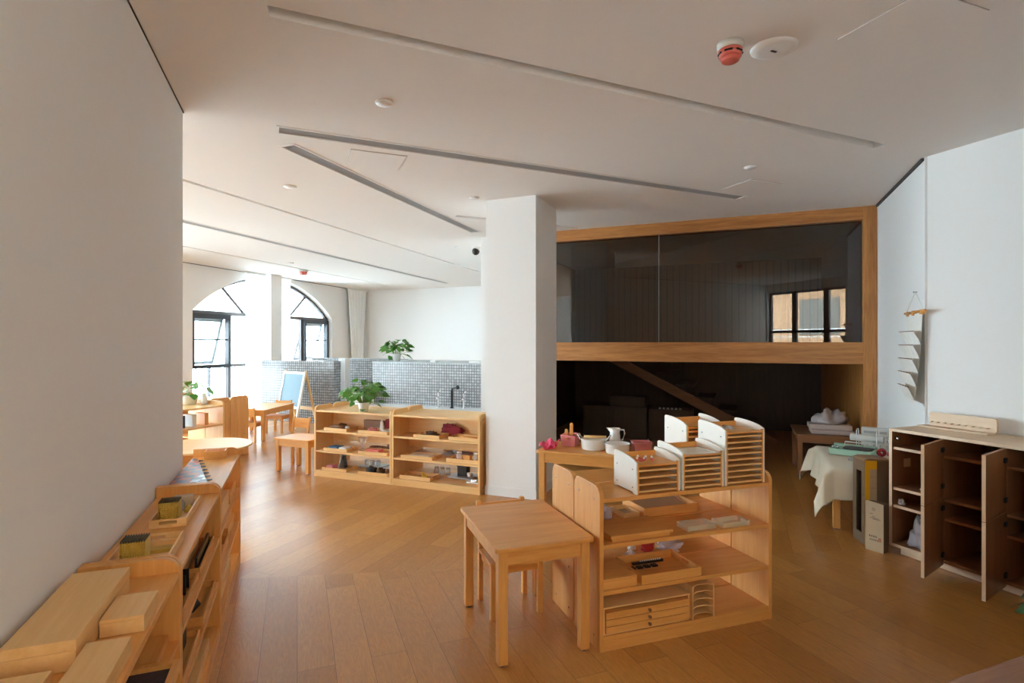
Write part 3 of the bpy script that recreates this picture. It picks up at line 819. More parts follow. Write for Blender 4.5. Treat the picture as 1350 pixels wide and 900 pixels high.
# --- cabinet with open doors on the right
def cabinet():
    t = thing('wooden_cabinet', 'long wooden cabinet with open doors standing against the pale wall', 'cabinet', 'C', 0, 0)
    D, H, L = 0.455, 0.885, 1.40
    SH = (0.755, 0.468, 0.342)
    xs = [0.0, 0.345, 0.69, 1.035]
    c = MB().box(0, 0.02, 0, D, 0.05, H - 0.02); c.box(L - 0.02, L, 0, D, 0.05, H - 0.02); c.box(0.02, L - 0.02, D - 0.012, D, 0.05, H - 0.02)
    c.build('carcass', CABW['z'], t)
    MB().box(0, L, -0.002, D, H - 0.02, H, 0.0015).build('top', PALEOAK['x'], t)
    MB().box(0.02, L - 0.02, 0, D - 0.012, 0.05, 0.07).build('bottom', CABW['x'], t)
    e = MB(); e.box(0, 0.02, -0.004, -0.0005, 0.05, H - 0.02); e.box(0.02, 0.345, -0.004, -0.0005, 0.05, 0.07)
    for z in SH: e.box(0.02, 0.345, 0.012, 0.0155, z - 0.018, z)
    tag(e.build('edge_banding', PALEOAK['z'], t), 'pale edge strips')
    for x in xs[1:]:
        MB().box(x - 0.009, x + 0.009, 0.003, D - 0.012, 0.07, H - 0.02).build('divider', CABW['z'], t)
    for i, x in enumerate(xs):
        x0 = 0.02 if i == 0 else x + 0.009; x1 = (xs[i + 1] - 0.009) if i < 3 else L - 0.02
        for z in SH: MB().box(x0, x1, 0.016, D - 0.012, z - 0.018, z).build('shelf', CABW['x'], t)
    MB().box(0.06, L - 0.02, 0.03, 0.05, 0, 0.05).build('plinth', PALEOAK['x'], t)
    for x, ang in ((0.345, -90 + 15.5), (0.69, -90 + 13.0), (1.035, -90 + 12)):
        for z0, z1 in ((0.487, H - 0.022), (0.04, 0.483)):
            d = MB().turn((x + 0.006, -0.006, 0), rz=ang).box(0, 0.352, -0.010, 0.008, z0, z1, 0.0015).build('door', CABW['z'], t)
            g = MB().turn((x + 0.006, -0.006, 0), rz=ang).box(0.352, 0.3535, -0.010, 0.008, z0, z1)
            tag(g.build('edge_strip', PALEOAK['z'], d), 'pale edge strip')
            hg = MB()
            for zz in (z0 + 0.06, z1 - 0.08): hg.turn((x + 0.006, -0.006, 0), rz=ang).box(0.012, 0.05, 0.0085, 0.02, zz, zz + 0.03, 0.003)
            hg.build('hinges', BLACK, d)
    k = MB().turn((0.03, 0.03, 0.815), ry=90).lathe([(0, -0.05), (0.008, -0.05), (0.008, 0), (0.013, 0.002), (0.013, 0.02), (0, 0.022)], n=12)
    tag(k.build('hinge_bolt', STEEL, t), 'steel hinge bolt poking out of the side')
    MB().box(0.0203, 0.024, 0.12, 0.19, 0.60, 0.66, 0.001).build('wooden_patch', PALEOAK['y'], t)
cabinet()
t = thing('peg_shelf', 'pale wooden coat peg board standing on the cabinet', 'peg board', 'C', 0.02, 0.285, 0.885)
MB().box(0, 0.44, -0.02, 0.075, 0, 0.012, 0.003).build('base_board', PALEOAK['x'], t)
MB().prism(round_rect(0.04, 0.46, 0.0125, 0.108, 0.015, 4), 'y', 0.05, 0.068, 0.002).build('upright_board', PALEOAK['x'], t)
for i in range(9): MB().turn((0.065 + i * 0.044, 0.05, 0.04), rx=90).lathe([(0, 0), (0.0035, 0), (0.003, 0.02), (0.005, 0.022), (0.005, 0.026), (0, 0.027)], n=10).build('peg', PALEOAK['y'], t)

# --- hanging canvas organiser
def organiser():
    t = thing('wall_organiser', 'cream canvas pocket organiser hanging on a wooden rod by the oak frame', 'wall organiser', 'E', 1.270, 5.48, 0, -90)
    # local x runs along the wall towards the viewer, y into the wall (negative = room side)
    t.rotation_euler = (0, 0, FR['E'][2] + R(-90))
    top, wd_ = 1.735, 0.42
    MB().turn((-0.03, -0.022, top + 0.002), ry=90).lathe([(0, 0), (0.009, 0), (0.009, 0.56), (0, 0.56)], n=10).build('rod', BEECH['x'], t)
    def bf(u, v):
        z = top - 0.012 - v * 0.69
        return (0.03 + u * wd_ - 0.02 * v, -0.022 - 0.05 * v ** 2 * (0.2 + u * 0.8), z)
    MB().sheet(bf, 6, 16).build('backing', CANVAS, t)
    l = MB()
    for x in (0.05, 0.20, 0.42): l.box(x, x + 0.045, -0.034, -0.009, top - 0.025, top + 0.013, 0.004)
    l.build('loops', BEECH['z'], t)
    for k in range(5):
        v0 = 0.20 + 0.155 * k
        def pf(u, v):
            b = bf(u, v0 + 0.145 * v)
            open_ = 0.045 * (1 - v) ** 1.2
            q = 0.006 * math.cos(u * 8 * math.pi)
            return (b[0], b[1] - 0.003 - open_ - q * (1 - v), b[2])
        MB().sheet(pf, 32, 5).build('pocket', CANVAS, t)
        MB().tube([Vector(pf(i / 32, 0)) for i in range(33)], 0.003, 5).build('pocket_binding', LEATHER, t)
    MB().tube([(0.0, -0.022, top), (0.23, -0.012, top + 0.16), (0.50, -0.022, top)], 0.0022, 5).build('cord', CANVAS, t)
    MB().turn((0.23, 0.0, top + 0.16), rx=90).lathe([(0, 0), (0.004, 0), (0.004, 0.02), (0.007, 0.022), (0.007, 0.026), (0, 0.027)], n=8).build('wall_hook', STEEL, t)
organiser()

# --- easel in the hall
t = thing('easel', 'wooden easel with a blue-grey board in the bright hall', 'easel', 'w', -4.02, 9.75, 0, -36)
MB().turn((0, 0, 0.0), rx=-12).box(-0.33, -0.285, 0, 0.03, 0, 1.0).box(0.285, 0.33, 0, 0.03, 0, 1.0).box(-0.285, 0.285, 0, 0.03, 0.955, 1.0).box(-0.285, 0.285, 0, 0.03, 0.34, 0.385).build('front_frame', WLAM, t)
MB().turn((0, 0, 0.0), rx=-12).box(-0.284, 0.284, 0.008, 0.022, 0.386, 0.954).build('board', CHALK, t)
for s in (-1, 1): MB().turn((s * 0.31, 0.215, 0.985), rx=13).box(-0.02, 0.02, 0, 0.028, -1.008, 0.0).build('leg', MAPLE['z'], t)
MB().box(-0.29, 0.29, 0.385, 0.405, 0.28, 0.34).build('crossbar', MAPLE['x'], t)

# --- curtains
def curtain(label, m, y0, y1, z0, z1, yb0=None, yb1=None, x=0.12, folds=7, amp=0.03):
    t = thing('curtain', label, 'curtain', 'W', 0, 0, 0, group='white curtains at the window wall')
    def fn(u, v):
        a = y0 + (y1 - y0) * u; b_ = (yb0 if yb0 is not None else y0) + ((yb1 if yb1 is not None else y1) - (yb0 if yb0 is not None else y0)) * u
        k = v ** 0.9
        return (x + amp * math.sin(u * folds * 2 * math.pi) * (1 - 0.3 * v), a + (b_ - a) * k, z1 - v * (z1 - z0))
    MB().sheet(fn, folds * 10, 14).build('fabric', m, t)
    MB().box(x - 0.02, x + 0.02, y0 - 0.03, y1 + 0.03, z1 + 0.001, CEIL - 0.0).build('curtain_rail', SKIRT, t)
curtain('thin white curtain gathered on the near side of the window pillar', SHEER, -4.42, -3.92, 0.03, 2.86)
curtain('narrow thin white curtain on the far side of the window pillar', SHEER, -3.50, -3.12, 0.03, 2.86, folds=5)
curtain('white gathered curtain in the far corner of the hall', CURT, -0.95, -0.08, 0.5, 2.86, -0.72, -0.30, folds=6, amp=0.04)

# ================================================================== SMALL THINGS
# --- on the ceiling
t = thing('smoke_detector', 'red and cream smoke detector hanging under the ceiling beside the round white disc', 'smoke detector', 'w', 1.025, 2.60, CEIL)
MB().lathe([(0, 0), (0.060, 0), (0.060, -0.022), (0.055, -0.030), (0, -0.030)], n=28).build('base', OFFW, t)
MB().lathe([(0, -0.030), (0.053, -0.030), (0.050, -0.062), (0, -0.062)], n=28).build('body', BRICKRED, t)
g = MB()
for k in range(6): g.turn((0, 0, 0), rz=60 * k).box(0.047, 0.0535, -0.018, 0.018, -0.052, -0.044)
g.build('vents', BLACK, t)
MB().lathe([(0, -0.062), (0.044, -0.0625), (0.040, -0.080), (0.034, -0.084), (0, -0.084)], n=28).build('sensor_cap', BRICKRED, t)
t = thing('ceiling_speaker', 'flat round white disc on the ceiling beside the smoke detector', 'ceiling disc', 'w', 1.245, 2.635, CEIL)
MB().lathe([(0, -0.016), (0.06, -0.016), (0.092, -0.012), (0.103, -0.004), (0.104, 0), (0, 0)], n=40).build('disc', SKIRT, t)
MB().turn((0, 0, 0), rz=21).box(-0.016, 0.016, -0.005, 0.005, -0.0185, -0.0155).build('sensor_slot', BLACK, t)
for (x, y, r, lab) in ((-0.748, 3.235, 0.05, 'small round ceiling cap between the slot and the long air vent'),
                       (-1.995, 4.975, 0.055, 'small round ceiling cap in the hall between the short vent and the left wall edge'),
                       (-0.366, 5.36, 0.05, 'small round ceiling cap just in front of the white pillar'),
                       (1.905, 4.43, 0.05, 'small round ceiling cap near the oak frame of the stair room'),
                       (-0.80, 8.10, 0.05, 'small round ceiling cap behind the white pillar near the black dome camera'),
                       (-3.9, 9.75, 0.06, 'small round ceiling cap deep in the hall near the pink detector')):
    t = thing('ceiling_fitting', lab, 'ceiling fitting', 'w', x, y, CEIL, group='round caps in the ceiling')
    MB().lathe([(0, -0.012), (r * 0.7, -0.012), (r * 0.75, -0.009), (0, -0.009)], n=24).build('cap', SKIRT, t)
    MB().lathe([(0, -0.009), (r * 0.95, -0.009), (r, -0.004), (r, 0), (0, 0)], n=28).build('rim', SKIRT, t)
t = thing('smoke_detector', 'pale pink smoke detector on the far hall ceiling', 'smoke detector', 'w', -4.05, 10.75, CEIL)
MB().lathe([(0, 0), (0.085, 0), (0.085, -0.03), (0, -0.03)], n=20).build('base', OFFW, t)
MB().lathe([(0, -0.03), (0.07, -0.03), (0.06, -0.09), (0, -0.092)], n=20).build('body', BRICKRED, t)
for fr, x, y, deg, w, d, lab in (('A', 2.325, 1.45, 0, 0.39, 0.39, 'square access panel in the ceiling beside the round white disc'),
                                 ('w', -1.165, 4.015, 22, 0.40, 0.36, 'square access panel in the ceiling between the two nearest air vents'),
                                 ('w', 2.05, 4.75, 22, 0.38, 0.36, 'square access panel in the ceiling near the stair room frame')):
    t = thing('ceiling_access_panel', lab, 'access panel', fr, x, y, CEIL - 0.0052, deg, 'ceiling access panels')
    MB().box(0, w, 0, d, 0, 0.005).build('panel', CEILM, t)
    g = MB().box(-0.004, 0.0, 0, d, 0.003, 0.0051).box(w, w + 0.004, 0, d, 0.003, 0.0051).box(-0.004, w + 0.004, d, d + 0.004, 0.003, 0.0051).box(-0.004, w + 0.004, -0.004, 0, 0.003, 0.0051)
    g.build('edge_gap', SEAM, t)
t = thing('dome_camera', 'black-eyed white security camera on the wall end behind the pillar', 'camera', 'E', -3.22, 6.76, 2.735)
MB().box(-0.02, -0.001, -0.05, 0.05, -0.02, 0.06, 0.004).box(-0.11, -0.02, -0.015, 0.015, 0.02, 0.045, 0.004).build('bracket', SKIRT, t)
MB().lathe([(0, 0.055), (0.055, 0.055), (0.06, 0.03), (0.05, 0.0), (0, 0)], (-0.11, 0, 0), 24).build('housing', SKIRT, t)
MB().ball((-0.115, -0.025, -0.005), 0.052).build('lens_dome', BLACK, t)

# --- trays, cups, jars ...
def tray(label, fr, x, y, z, w, d, h=0.035, W=None, group=None, deg=0, holes=True, bottom=None):
    W = W or MAPLE
    t = thing('wooden_tray', label, 'tray', fr, x, y, z, deg, group)
    MB().box(0.006, w - 0.006, 0.006, d - 0.006, 0.001, 0.007).build('base', bottom or W['x'], t)
    s = MB().box(0, w, 0, 0.007, 0, h, 0.001).box(0, w, d - 0.007, d, 0, h, 0.001)
    for x0 in (0, w - 0.007):
        if holes and d > 0.12 and h > 0.028:
            c = d / 2
            s.box(x0, x0 + 0.007, 0.007, c - 0.032, 0, h); s.box(x0, x0 + 0.007, c + 0.032, d - 0.007, 0, h)
            s.box(x0, x0 + 0.007, c - 0.032, c + 0.032, 0, h * 0.42); s.box(x0, x0 + 0.007, c - 0.032, c + 0.032, h * 0.78, h)
        else:
            s.box(x0, x0 + 0.007, 0.007, d - 0.007, 0, h)
    s.build('sides', W['x'], t)
    return t
def block(name, label, cat, fr, x, y, z, w, d, h, m, deg=0, b=0.002, group=None):
    return solo(MB().box(0, w, 0, d, 0, h, b), name, m, label, cat, fr, x, y, z, deg, group)
def lump(name, label, cat, fr, x, y, z, sx, sy, sz, m, seed, deg=0, rough=0.4, group=None, freq=2.2):
    return solo(MB().lump(seed, sx, sy, sz, rough=rough, freq=freq), name, m, label, cat, fr, x, y, z, deg, group)
def wooden_box(label, fr, x, y, z, w, d, h, W, deg=0, lid=0.35, group=None):
    t = thing('wooden_box', label, 'box', fr, x, y, z, deg, group)
    MB().box(0.001, w - 0.001, 0.001, d - 0.001, 0, h * (1 - lid) - 0.001, 0.001).build('body', W['x'], t)
    MB().box(0, w, 0, d, h * (1 - lid), h, 0.0015).build('lid', W['x'], t)
    return t
def cup(name, label, cat, fr, x, y, z, r, h, m, handle=True, flare=1.1, deg=0, group=None):
    t = thing(name, label, cat, fr, x, y, z, deg, group)
    MB().lathe([(0, 0), (r * 0.8, 0), (r, h * 0.3), (r * flare, h), (r * flare - 0.003, h), (r - 0.003, h * 0.3), (r * 0.75, 0.004), (0, 0.004)], n=22).build('bowl', m, t)
    if handle:
        MB().tube([(r * 1.0, 0, h * 0.8), (r * 1.5, 0, h * 0.75), (r * 1.55, 0, h * 0.45), (r * 1.0, 0, h * 0.3)], 0.003, 6).build('handle', m, t)
    return t
def jar(label, fr, x, y, z, r, h, lidm, group=None, m=None):
    t = thing('glass_jar', label, 'jar', fr, x, y, z, 0, group)
    MB().lathe([(0, 0), (r, 0), (r, h * 0.75), (r * 0.8, h * 0.85), (r * 0.8, h)], n=20).build('glass', m or GLASSW, t)
    MB().lathe([(0, h), (r * 0.86, h), (r * 0.86, h + 0.012), (0, h + 0.012)], n=20).build('lid', lidm, t)
    return t
def brush(label, fr, x, y, z, deg=0, L=0.17):
    t = thing('brush', label, 'brush', fr, x, y, z, deg)
    MB().prism(round_rect(0, L, -0.018, 0.018, 0.016, 4), 'z', 0.02, 0.032, 0.003).build('handle', LEATHER, t)
    MB().box(0.01, L * 0.6, -0.015, 0.015, 0, 0.0199).build('bristles', BROWNF, t)
    return t
def bead_cube(label, fr, x, y, z, s=0.076, deg=0):
    t = thing('bead_cube', label, 'bead material', fr, x, y, z, deg)
    n = 10; p = s / n
    b = MB()
    for i in range(n):
        for k in range(n):
            for (cx, cy) in ((i, 0), (0, i), (n - 1, i), (i, n - 1)):
                if (cx, cy) in ((0, 0), (n - 1, 0)) and i != cx: continue
                b.ball((p * (cx + 0.5), p * (cy + 0.5), p * (k + 0.5)), p * 0.54, n=6, m=4)
    b.build('golden_beads', GOLD, t)
    MB().box(p, s - p, p, s - p, p * 0.5, s - p).build('core', GOLD, t)
    b = MB()
    for i in range(n):
        for k in range(n):
            b.turn((p * (i + 0.5), p * (k + 0.5), s), rz=45).lathe([(0, 0), (p * 0.34, 0), (p * 0.2, 0.008), (0, 0.008)], n=6)
    b.build('wire_ends', BRONZE, t)
    return t
def pothos(name, label, fr, x, y, z, pot_r, pot_h, spread, height, n, seed, potm=None, leaf=0.06, deg=0, lm=None, trail=0.3, low=0.025):
    rnd = random.Random(seed)
    t = thing(name, label, 'potted plant', fr, x, y, z, deg)
    MB().lathe([(0, 0), (pot_r * 0.72, 0), (pot_r * 0.98, pot_h * 0.9), (pot_r, pot_h), (pot_r * 0.9, pot_h), (pot_r * 0.86, pot_h * 0.85), (0, pot_h * 0.85)], n=28).build('pot', potm or CERAM, t)
    MB().lathe([(0, pot_h * 0.86), (pot_r * 0.85, pot_h * 0.855)], n=20).build('soil', SOIL, t)
    lf, st = MB(), MB()
    for i in range(n):
        a = rnd.uniform(0, 2 * math.pi); q = math.sqrt(rnd.random())
        down = rnd.random() < trail
        rr = spread * (0.25 + 0.75 * q) * (1.0 if not down else 1.1)
        zz = pot_h + (height * (1.0 - 0.75 * q * q) * rnd.uniform(0.6, 1.0) if not down else rnd.uniform(-0.5, 0.35) * pot_h)
        zz = max(zz, low)
        e = Vector((rr * math.cos(a), rr * math.sin(a), zz))
        b0 = Vector((pot_r * 0.5 * math.cos(a), pot_r * 0.5 * math.sin(a), pot_h * 0.85))
        m1 = (b0 + e) / 2 + Vector((0, 0, 0.35 * (e - b0).length))
        if down: m1 = Vector((pot_r * 1.05 * math.cos(a), pot_r * 1.05 * math.sin(a), pot_h * 1.15))
        path = [b0.lerp(m1, k / 4).lerp(m1.lerp(e, k / 4), k / 4) for k in range(5)]
        st.tube(path, 0.0025, 5, caps=False)
        s = leaf * rnd.uniform(0.7, 1.2)
        ax = Vector((math.cos(a), math.sin(a), rnd.uniform(-0.9, 0.1))).normalized()
        side = ax.cross(Vector((0, 0, 1))).normalized()
        roll = rnd.uniform(-0.6, 0.6)
        up = side.cross(ax)
        side = side * math.cos(roll) + up * math.sin(roll); up = side.cross(ax)
        prof = [(-0.12, 0.16), (0.0, 0.42), (0.22, 0.50), (0.5, 0.40), (0.78, 0.20), (1.0, 0.0)]
        c = [e + ax * (s * u) - up * (s * 0.18 * u * u) for u, w_ in prof]
        for sg in (-1, 1):
            ed = [c[k] + side * (sg * s * prof[k][1]) + up * (s * 0.10 * prof[k][1]) for k in range(6)]
            for k in range(5):
                q4 = [c[k], c[k + 1], ed[k + 1], ed[k]]
                if k == 4: q4 = [c[4], c[5], ed[4]]
                f = lf.bm.faces.new([lf.bm.verts.new(v) for v in q4]); f.smooth = True
    bmesh.ops.remove_doubles(lf.bm, verts=lf.bm.verts, dist=1e-5)
    lf.build('foliage', lm or LEAF, t); st.build('stems', STEM, t)
    return t

# ------------------------------------------------ on and in the shelves along the left wall (x = along, y = depth)
Z4, Z3, Z2, Z1 = 0.74, 0.515, 0.29, 0.07
LB = 'flat wooden boxes on the nearest shelf by the wall'
wooden_box('largest flat wooden box on the nearest wall shelf, lying against the wall', 'L', 1.560, 0.115, Z4, 0.445, 0.145, 0.072, MAPLE, group=LB)
wooden_box('small flat wooden box at the far end of the nearest wall shelf', 'L', 1.705, 0.012, Z4, 0.155, 0.10, 0.044, MAPLE, group=LB, lid=0.2)
wooden_box('long flat wooden box along the front edge of the nearest wall shelf', 'L', 1.14, 0.014, Z4, 0.455, 0.092, 0.044, MAPLE, group=LB, lid=0.2)
wooden_box('flat wooden box by the wall, partly out of view in the near corner', 'L', 1.14, 0.135, Z4, 0.345, 0.12, 0.046, MAPLE, group=LB, lid=0.2)
t = thing('bead_frame_board', 'wood-framed navy squared board on the lower board of the nearest wall shelf', 'board', 'L', 1.36, -0.035, Z3)
MB().box(0.0, 0.56, 0, 0.02, 0, 0.03, 0.002).box(0, 0.56, 0.235, 0.255, 0, 0.03, 0.002).box(0, 0.02, 0.02, 0.235, 0, 0.03).box(0.54, 0.56, 0.02, 0.235, 0, 0.03).build('frame', BEECH['x'], t)
MB().box(0.02, 0.54, 0.02, 0.235, 0.004, 0.016).build('board', NAVYG, t)
wooden_box('low wooden box behind the navy board on the nearest wall shelf', 'L', 1.93, 0.03, Z3, 0.16, 0.20, 0.03, BEECH)
tray('wooden bead tray nearest the viewer on the middle wall shelf', 'L', 2.185, 0.045, Z4, 0.265, 0.185, 0.034, group='bead trays', W=MAPLE)
bead_cube('golden bead cube in the nearer bead tray', 'L', 2.20, 0.118, Z4 + 0.0075)
solo(MB().box(0, 0.006, 0, 0.075, 0, 0.012).box(0.012, 0.018, 0, 0.075, 0, 0.012).box(0.024, 0.030, 0, 0.075, 0, 0.012).box(0.036, 0.042, 0, 0.075, 0, 0.012), 'bead_bars', GOLD, 'golden bead bars beside the bead cube in the nearer bead tray', 'bead material', 'L', 2.30, 0.06, Z4 + 0.0075)
block('wooden_divider', 'thin wooden divider strip across the nearer bead tray', 'divider', 'L', 2.375, 0.055, Z4 + 0.0075, 0.008, 0.155, 0.02, MAPLE['y'], b=0)
tray('wooden bead tray with plastic bags, farther one on the middle wall shelf', 'L', 2.625, 0.065, Z4, 0.36, 0.135, 0.034, group='bead trays', W=MAPLE)
bead_cube('golden bead cube in the farther bead tray', 'L', 2.69, 0.105, Z4 + 0.0075)
lump('bag_of_beads', 'clear bag of small beads behind the cube in the farther bead tray', 'bag', 'L', 2.855, 0.135, Z4 + 0.0075, 0.035, 0.025, 0.05, FILM, 3, rough=0.3)
lump('bead_heap', 'heap of small golden beads in the farther bead tray', 'bead material', 'L', 2.815, 0.090, Z4 + 0.0075, 0.025, 0.014, 0.03, GOLD, 5, rough=0.5)
block('paper_packet', 'pale paper packet at the far end of the farther bead tray', 'packet', 'L', 2.908, 0.085, Z4 + 0.0075, 0.05, 0.08, 0.045, KRAFT, deg=4)
# checker mat
cm = MB()
pts = [(3.20, 0.272), (3.20, 0.052), (4.10, 0.245), (4.10, 0.272)]
cm.prism([(x - 3.2, y) for x, y in pts][::-1], 'z', 0.001, 0.0045)
t = thing('checker_mat', 'blue, white and red chequered mat on the far wall shelf', 'mat', 'L', 3.20, 0, Z4)
cm.build('mat', CHECK, t)
m_ = MB()
for i in range(9):
    u = (i + 0.5) / 9.5; x = 0.9 * u; y = 0.052 + 0.193 * u
    m_.prism([(x - 0.02, y - 0.006), (x + 0.035, y + 0.004), (x + 0.018, y - 0.026)], 'z', 0.0015, 0.004)
m_.build('dark_triangles', NAVY, t)
tray('small deep wooden tray at the far end of the chequered mat', 'L', 4.06, 0.075, Z4, 0.085, 0.125, 0.05, holes=False, W=BEECH)
# lower levels of the wall shelves
tray('wooden tray of dark cards on the upper inner board of the middle wall shelf', 'L', 2.20, 0.02, Z3, 0.42, 0.21, 0.03, W=BEECH)
for i in range(5): block('dark_card', 'dark card standing in the tray of dark cards', 'card', 'L', 2.24 + i * 0.07, 0.04, Z3 + 0.008, 0.006, 0.16, 0.075 , BLACK, group='dark cards in a wooden tray', b=0.001)
tray('wooden tray of black and gold strips on the middle wall shelf, upper inner board', 'L', 2.66, 0.02, Z3, 0.42, 0.21, 0.03, W=BEECH)
for i in range(4): block('black_strip', 'black strip with a wooden edge in the tray under the bead trays', 'strip', 'L', 2.69, 0.035 + i * 0.045, Z3 + 0.008, 0.34, 0.012, 0.055, BLACK if i % 2 == 0 else MAPLE['x'], group='strips in a wooden tray', b=0.001)
tray('wooden tray of black cylinders on the lower inner board of the middle wall shelf', 'L', 2.19, 0.012, Z2, 0.40, 0.22, 0.03, W=BEECH)
block('black_case', 'black case in the lower tray of the middle wall shelf', 'case', 'L', 2.23, 0.05, Z2 + 0.008, 0.30, 0.12, 0.07, BLACK)
tray('wooden tray with a black pouch on the middle wall shelf, lower inner board', 'L', 2.68, 0.012, Z2, 0.40, 0.22, 0.04, W=BEECH)
lump('black_pouch', 'black pouch in the lower far tray of the middle wall shelf', 'pouch', 'L', 2.86, 0.12, Z2 + 0.008, 0.10, 0.06, 0.06, BLACK, 11)
wooden_box('flat wooden box on the bottom board of the middle wall shelf', 'L', 2.32, 0.02, Z1, 0.60, 0.22, 0.05, MAPLE)
block('golden_packet', 'yellow packet on the upper inner board of the nearest wall shelf', 'packet', 'L', 2.00, 0.05, Z2, 0.09, 0.16, 0.12, GOLD)
for i in range(4): block('wooden_slat_box', 'stacked flat wooden case on the upper inner board under the chequered mat', 'case', 'L', 3.28, 0.02, Z3 + 0.026 * i, 0.42, 0.20, 0.024, MAPLE['x'], group='stacked flat cases under the chequered mat')
tray('deep wooden tray beside the stacked flat cases under the chequered mat', 'L', 3.76, 0.02, Z3, 0.36, 0.21, 0.06, W=BEECH, holes=False)
tray('dark-filled wooden tray on the lower inner board of the far wall shelf', 'L', 3.30, 0.02, Z2, 0.40, 0.21, 0.06, W=BEECH, holes=False)
wooden_box('brown wooden box on the lower inner board of the far wall shelf', 'L', 3.76, 0.03, Z2, 0.34, 0.19, 0.08, BEECH)
wooden_box('wooden box on the bottom board of the far wall shelf', 'L', 3.40, 0.03, Z1, 0.5, 0.19, 0.07, MAPLE)

# ------------------------------------------------ on the middle shelf
def tray_rack(label, x, y, w, d, h_front, h_back, slots, top=None):
    t = thing('tray_rack', label, 'tray rack', 'S', x, y, 0.74, 0, 'slotted tray racks with white sides')
    hf, hb = h_front, h_back
    for x0, lab in ((0, 1), (w - 0.008, 0)):
        pts = [(0.0, 0.004), (0.03, 0.004), (0.03, 0.0), (0.03, 0.008), (d - 0.03, 0.008), (d - 0.03, 0.0), (d, 0.0)]
        pts = [(0, 0), (0.03, 0), (0.034, 0.007), (d - 0.034, 0.007), (d - 0.03, 0), (d, 0), (d, hb - 0.012), (d - 0.004, hb - 0.003), (d - 0.014, hb)]
        for i in range(1, 7):
            u = i / 7; yy = (d - 0.02) * (1 - u); pts.append((yy, hb - (hb - hf - 0.012) * (u ** 2.2)))
        pts.append((0, hf + 0.008))
        pnl = MB().prism(pts, 'x', x0, x0 + 0.008, 0.0012).build('side_panel', WLAM, t)
        s = MB()
        for yy in (0.035, d - 0.035):
            for zz in (0.03, hf - 0.03):
                s.turn((x0 + (-0.001 if x0 == 0 else 0.008), yy, zz), ry=90).lathe([(0, 0), (0.0035, 0), (0.0035, 0.001), (0, 0.001)], n=8)
        s.build('screws', BLACK, pnl)
    MB().box(0.008, w - 0.008, d - 0.012, d - 0.004, 0.01, hb - 0.02).build('back_panel', BEECH['x'], t)
    MB().box(0.008, 0.016, 0.0, 0.012, 0, hf + 0.004).box(w - 0.016, w - 0.008, 0, 0.012, 0, hf + 0.004).build('front_posts', BEECH['z'], t)
    n = slots
    p = (hf - 0.012) / n
    for i in range(n + 1):
        z = 0.008 + p * i
        if i == n: MB().box(0.0162, w - 0.0162, 0.001, d - 0.013, hf - 0.014, hf - 0.004).build('top_tray', BEECH['x'], t)
        else: MB().box(0.0162, w - 0.0162, 0.002, d - 0.013, z, z + 0.009, 0.0008).build('shelf_slat', MAPLE['x'], t)
    return t
tray_rack('lowest slotted tray rack with orange bits on top, nearest the small table', 0.185, 0.012, 0.255, 0.225, 0.150, 0.190, 4)
tray_rack('slotted tray rack in the middle of the front row of three', 0.455, 0.012, 0.255, 0.225, 0.182, 0.222, 6)
tray_rack('tallest slotted tray rack at the far end of the front row', 0.722, 0.012, 0.258, 0.225, 0.285, 0.325, 9)
tray_rack('slotted tray rack standing behind the tallest one', 0.722, 0.345, 0.258, 0.22, 0.265, 0.310, 8)
for i, (dx, dy, m) in enumerate(((0.05, 0.10, BRICKRED), (0.085, 0.08, BRICKRED), (0.12, 0.11, RED), (0.15, 0.09, BRICKRED), (0.10, 0.13, BRICKRED))):
    t = thing('dressing_clip', 'small orange clip with a pearl bead on the lowest tray rack', 'clip', 'S', 0.185 + dx, 0.012 + dy, 0.74 + 0.1465, 25 * i, 'orange clips on the lowest tray rack')
    MB().box(-0.022, 0.022, -0.006, 0.006, 0, 0.008, 0.002).build('strip', m, t)
    MB().ball((0.015, 0, 0.0135), 0.0065, n=8, m=6).build('pearl', CERAM, t)
t = thing('laminated_sheet', 'shiny clear laminated sheet on the middle tray rack', 'sheet', 'S', 0.475, 0.005, 0.74 + 0.179)
MB().box(0, 0.215, 0, 0.19, 0, 0.0025).build('sheet', ACRYL, t); MB().box(0.015, 0.2, 0.02, 0.17, 0.0005, 0.001).build('print', PAPER, t)
lump('bead_string', 'coiled dark bead string on the tallest tray rack', 'bead string', 'S', 0.83, 0.12, 0.74 + 0.282, 0.035, 0.03, 0.014, STEEL, 21, rough=0.7)
# upper inner board
def puzzle(label, x, y, w, d):
    t = thing('wooden_board_box', label, 'board box', 'S', x, y, Z3)
    MB().box(0.012, w - 0.012, 0.012, d - 0.012, 0, 0.018, 0.001).build('body', BEECH['x'], t)
    MB().box(0, w, 0, d, 0.0182, 0.034, 0.002).build('lid', BEECH['x'], t)
puzzle('large flat wooden board box on the upper inner board of the middle shelf', 0.045, 0.012, 0.355, 0.235)
for i, (x, y, lab) in enumerate(((0.505, 0.035, 'clear acrylic box of gold pieces nearer the board box'), (0.715, 0.02, 'clear acrylic box of gold pieces nearer the end panel'))):
    t = thing('acrylic_box', lab, 'box', 'S', x, y, Z3, 0, 'clear acrylic boxes')
    MB().box(0, 0.175, 0, 0.095, 0, 0.026, 0.002).build('box', ACRYL, t)
    MB().turn((0.166, 0.0, 0)).box(0, 0.006, 0.03, 0.06, 0.006, 0.02).build('clasp', WLAM, t)
    g = MB(); rnd = random.Random(i)
    for k in range(9): g.turn((0.02 + 0.016 * k, 0.025, 0.0015), rz=rnd.uniform(-8, 8)).box(-0.005, 0.005, -0.004, 0.004, 0, 0.006)
    g.build('gold_pieces', GOLD, t)
tray('deep wooden tray holding a slanting card behind the acrylic boxes', 'S', 0.42, 0.315, Z3, 0.36, 0.24, 0.05, W=BEECH, holes=False)
